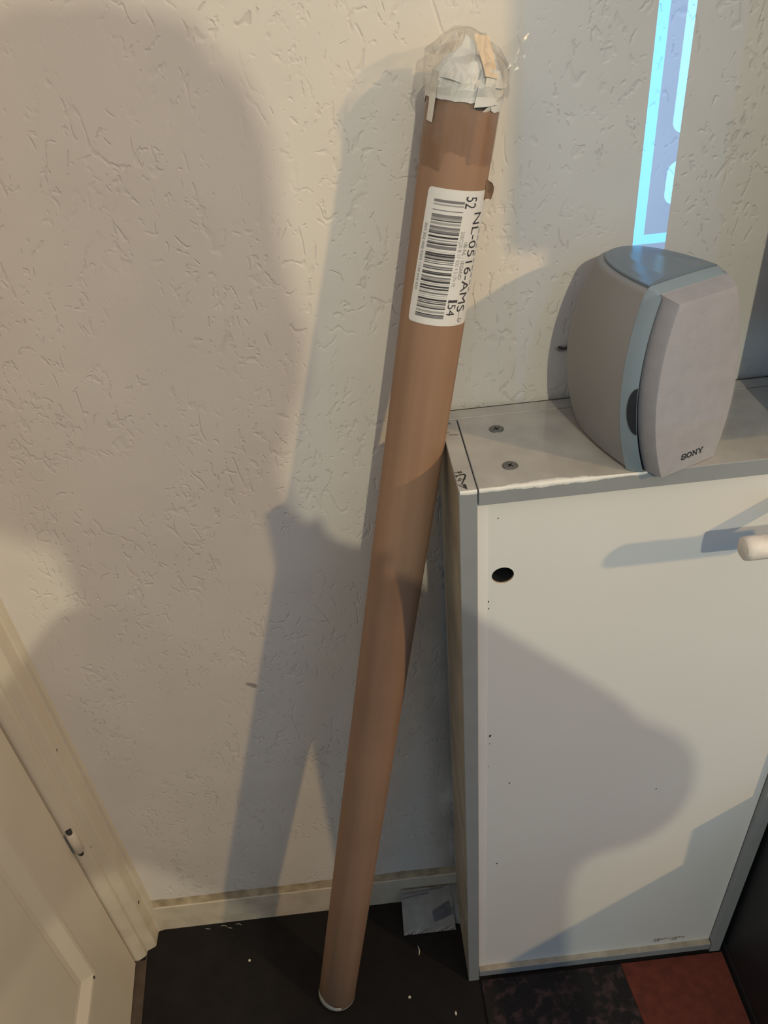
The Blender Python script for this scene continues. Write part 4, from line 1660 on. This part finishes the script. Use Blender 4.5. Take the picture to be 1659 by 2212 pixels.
def photographer():
    px, py = 0.112, -1.13
    p = thing('person', 'person in charcoal shirt and jeans holding up a phone to take the picture', 'person', (px, py, 0))
    inv = Matrix.Translation(p.location).inverted()

    def add(o):
        o.matrix_parent_inverse = inv
        return o
    hx_, hy_ = 0.064, -1.06
    # body: torso, neck, arms down to the wrists and legs, fused into one continuous surface
    torso = [(px + 0.065, py, 0.86, 0.130, 0.100), (px + 0.064, py, 0.96, 0.150, 0.112), (px + 0.062, py + 0.005, 1.08, 0.126, 0.105), (px + 0.066, py + 0.005, 1.20, 0.110, 0.102), (px + 0.064, py + 0.008, 1.30, 0.108, 0.104),
             (px + 0.022, py + 0.01, 1.390, 0.146, 0.106), (px - 0.012, py + 0.015, 1.435, 0.150, 0.098), (px - 0.026, py + 0.028, 1.485, 0.098, 0.078), (hx_ + 0.008, hy_ + 0.005, 1.535, 0.066, 0.062), (hx_ + 0.002, hy_ + 0.008, 1.63, 0.060, 0.058)]
    rings = [[(x + rx * math.cos(a * math.pi / 14), y + ry * math.sin(a * math.pi / 14), z) for a in range(28)] for x, y, z, rx, ry in torso]
    parts = [loft_bm(rings)]
    for pts, rad in (([(px + 0.06, py + 0.01, 1.415), (px + 0.145, py + 0.015, 1.408), (px + 0.195, py + 0.06, 1.342), (0.312, -0.985, 1.252), (0.262, -0.915, 1.270), (0.115, -0.795, 1.335)], [0.064, 0.060, 0.053, 0.050, 0.044, 0.028]),
                     ([(px - 0.08, py + 0.01, 1.415), (px - 0.165, py + 0.015, 1.408), (px - 0.225, py + 0.05, 1.330), (-0.200, -1.000, 1.222), (-0.180, -0.930, 1.240), (-0.075, -0.800, 1.335)], [0.064, 0.060, 0.052, 0.048, 0.043, 0.028])):
        parts.append(tube_bm(pts, rad, 18))
    for s in (-1, 1):
        parts.append(tube_bm([(px + 0.064 + s * 0.075, py, 0.94), (px + 0.055 + s * 0.088, py, 0.80), (px + 0.035 + s * 0.095, py - 0.008, 0.66), (px + s * 0.102, py + 0.005, 0.48), (px + s * 0.107, py - 0.02, 0.30), (px + s * 0.112, py - 0.03, 0.085)], [0.080, 0.084, 0.074, 0.056, 0.053, 0.036], 18))
    big = bmesh.new()
    for q in parts:
        tmp = bpy.data.meshes.new('tmp')
        q.to_mesh(tmp)
        q.free()
        big.from_mesh(tmp)
        bpy.data.meshes.remove(tmp)
    body = add(obj('body', big, 'shirt', p, True))
    rm = body.modifiers.new('fuse', 'REMESH')
    rm.mode = 'VOXEL'
    rm.voxel_size = 0.011
    rm.use_smooth_shade = True
    sm = body.modifiers.new('soften', 'SMOOTH')
    sm.factor = 0.5
    sm.iterations = 10
    # head
    bm = bmesh.new()
    bmesh.ops.create_uvsphere(bm, u_segments=28, v_segments=20, radius=1.0)
    for v in bm.verts:
        x, y, z = v.co
        jaw = 1.0 - 0.30 * max(0, -z) ** 1.4
        yy = y * (0.098 if y < 0 else 0.094) * (1.0 - 0.12 * max(0, -z))
        v.co = Vector((hx_ + x * 0.076 * jaw, hy_ + yy, 1.680 + z * 0.118))
    # nose and brow (face looks along +y)
    for v in bm.verts:
        dx, dz = v.co.x - hx_, v.co.z - 1.665
        if v.co.y > hy_ + 0.05:
            v.co.y += 0.020 * math.exp(-(dx / 0.011) ** 2 - (dz / 0.022) ** 2)
            v.co.y += 0.006 * math.exp(-(dz - 0.035) ** 2 / 0.00012)
            for sx_ in (-1, 1):
                v.co.y -= 0.008 * math.exp(-((dx - sx_ * 0.031) / 0.014) ** 2 - ((dz - 0.018) / 0.011) ** 2)
    head = add(obj('head', bm, 'skin', p, True))
    for s in (-1, 1):
        for nm, r, yo, mm in (('eye', 0.0125, 0.075, 'eye'), ('iris', 0.006, 0.0835, 'iris')):
            bm = bmesh.new()
            bmesh.ops.create_icosphere(bm, subdivisions=2, radius=r)
            for v in bm.verts:
                v.co += Vector((hx_ + s * 0.031, hy_ + yo, 1.683))
            add(obj(nm, bm, mm, p, True))
        bm = bmesh.new()
        bmesh.ops.create_uvsphere(bm, u_segments=14, v_segments=10, radius=1.0)
        for v in bm.verts:
            v.co = Vector((hx_ + s * (0.074 + abs(v.co.x) * 0.010), hy_ - 0.005 + v.co.y * 0.017, 1.672 + v.co.z * 0.031))
        add(obj('ear', bm, 'skin', p, True))
    bm = bmesh.new()
    bmesh.ops.create_uvsphere(bm, u_segments=14, v_segments=8, radius=1.0)
    for v in bm.verts:
        v.co = Vector((hx_ + v.co.x * 0.025, hy_ + 0.082 + v.co.y * 0.007, 1.618 + v.co.z * 0.008))
    add(obj('mouth', bm, 'lip', p, True))
    bm = bmesh.new()
    bmesh.ops.create_uvsphere(bm, u_segments=28, v_segments=20, radius=1.0)
    for v in bm.verts:
        x, y, z = v.co
        k = (abs(x) ** 3.2 + abs(y) ** 2.2 + abs(z) ** 3.2) ** (1 / 3.0)
        x, y, z = x / k, y / k, z / k
        v.co = Vector((hx_ + x * 0.0875, hy_ - 0.010 + y * 0.100, 1.700 + z * 0.108))
    bmesh.ops.delete(bm, geom=[v for v in bm.verts if (v.co.y > hy_ + 0.045 and v.co.z < 1.735) or v.co.z < 1.630], context='VERTS')
    crumple(bm, 0.006, 3, 40)
    add(obj('hair', bm, 'hair', p, True))
    # hands: palm, four fingers bent round the phone edge and a thumb
    def hand(side, wrist, palm, tip_dir, edge_dir):
        w = Vector(wrist)
        pc = Vector(palm)
        td, ed = Vector(tip_dir).normalized(), Vector(edge_dir).normalized()
        nn = td.cross(ed).normalized()
        V = [(*w, 0.026, 0.020), (*((w + pc) / 2), 0.030, 0.018), (*pc, 0.034, 0.015), (*(pc + td * 0.022), 0.034, 0.013)]
        Eg = [(0, 1), (1, 2), (2, 3)]
        add(skinned('palm', V, Eg, 1, 'skin', p))
        for k, ln in enumerate((0.068, 0.078, 0.073, 0.058)):
            b0 = pc + td * 0.026 + ed * (0.027 - 0.018 * k)
            b1 = b0 + td * ln * 0.45 + nn * 0.006
            b2 = b1 + td * ln * 0.20 + nn * ln * 0.28
            b3 = b2 - td * ln * 0.05 + nn * ln * 0.22
            V = [(*(b0 - td * 0.012), 0.0095), (*b1, 0.0088), (*b2, 0.0080), (*b3, 0.0068)]
            add(skinned('finger', V, [(0, 1), (1, 2), (2, 3)], 0, 'skin', p))
        t0 = pc + ed * 0.030 - td * 0.010
        t1 = t0 + ed * 0.022 + td * 0.020 + nn * 0.008
        t2 = t1 + ed * 0.004 + td * 0.028 + nn * 0.012
        add(skinned('thumb', [(*t0, 0.013), (*t1, 0.011), (*t2, 0.0085)], [(0, 1), (1, 2)], 0, 'skin', p))
    hand(1, (0.108, -0.792, 1.338), (0.070, -0.772, 1.352), (-0.75, 0.15, 0.30), (0.1, -0.5, 0.8))
    hand(-1, (-0.068, -0.797, 1.338), (-0.040, -0.780, 1.345), (0.60, 0.10, 0.35), (0.1, -0.5, 0.8))
    for s in (-1, 1):
        c_ = Vector((px + s * 0.115, py + 0.035, 0.0042))
        rings = []
        for z, wx, wy, oy in ((0.0, 0.040, 0.125, 0.0), (0.018, 0.048, 0.138, 0.0), (0.045, 0.046, 0.128, -0.006), (0.075, 0.040, 0.080, -0.050), (0.110, 0.042, 0.052, -0.066)):
            rings.append([c_ + Vector((wx * math.cos(a * math.pi / 12), oy + wy * math.sin(a * math.pi / 12), z)) for a in range(24)])
        add(obj('shoe', loft_bm(rings), 'shoe', p, True))
    # jeans: hips and two legs
    bm = bmesh.new()
    bmesh.ops.create_uvsphere(bm, u_segments=24, v_segments=14, radius=1.0)
    for v in bm.verts:
        v.co = Vector((px + 0.064 + v.co.x * 0.158, py + v.co.y * 0.122, 0.915 + v.co.z * 0.085))
    add(obj('hips', bm, 'jeans', p, True))
    for s in (-1, 1):
        pts = [(px + 0.064 + s * 0.075, py, 0.93), (px + 0.055 + s * 0.088, py, 0.80), (px + 0.035 + s * 0.095, py - 0.008, 0.66), (px + s * 0.102, py + 0.005, 0.48), (px + s * 0.107, py - 0.02, 0.30), (px + s * 0.112, py - 0.03, 0.10)]
        add(obj('trouser_leg', tube_bm(pts, [0.088, 0.092, 0.083, 0.068, 0.064, 0.060], 20), 'jeans', p, True))
    # the phone itself, just behind the lens
    ph = thing('phone', 'black phone held up by the person', 'phone', CAM)
    bm = box_bm(-0.052, 0.022, -0.140, 0.014, 0.004, 0.0115, 0.003, 2)
    o = obj('phone_body', bm, 'phone', ph)
    ph.rotation_euler = cam.matrix_world.to_euler()
    return p


photographer()
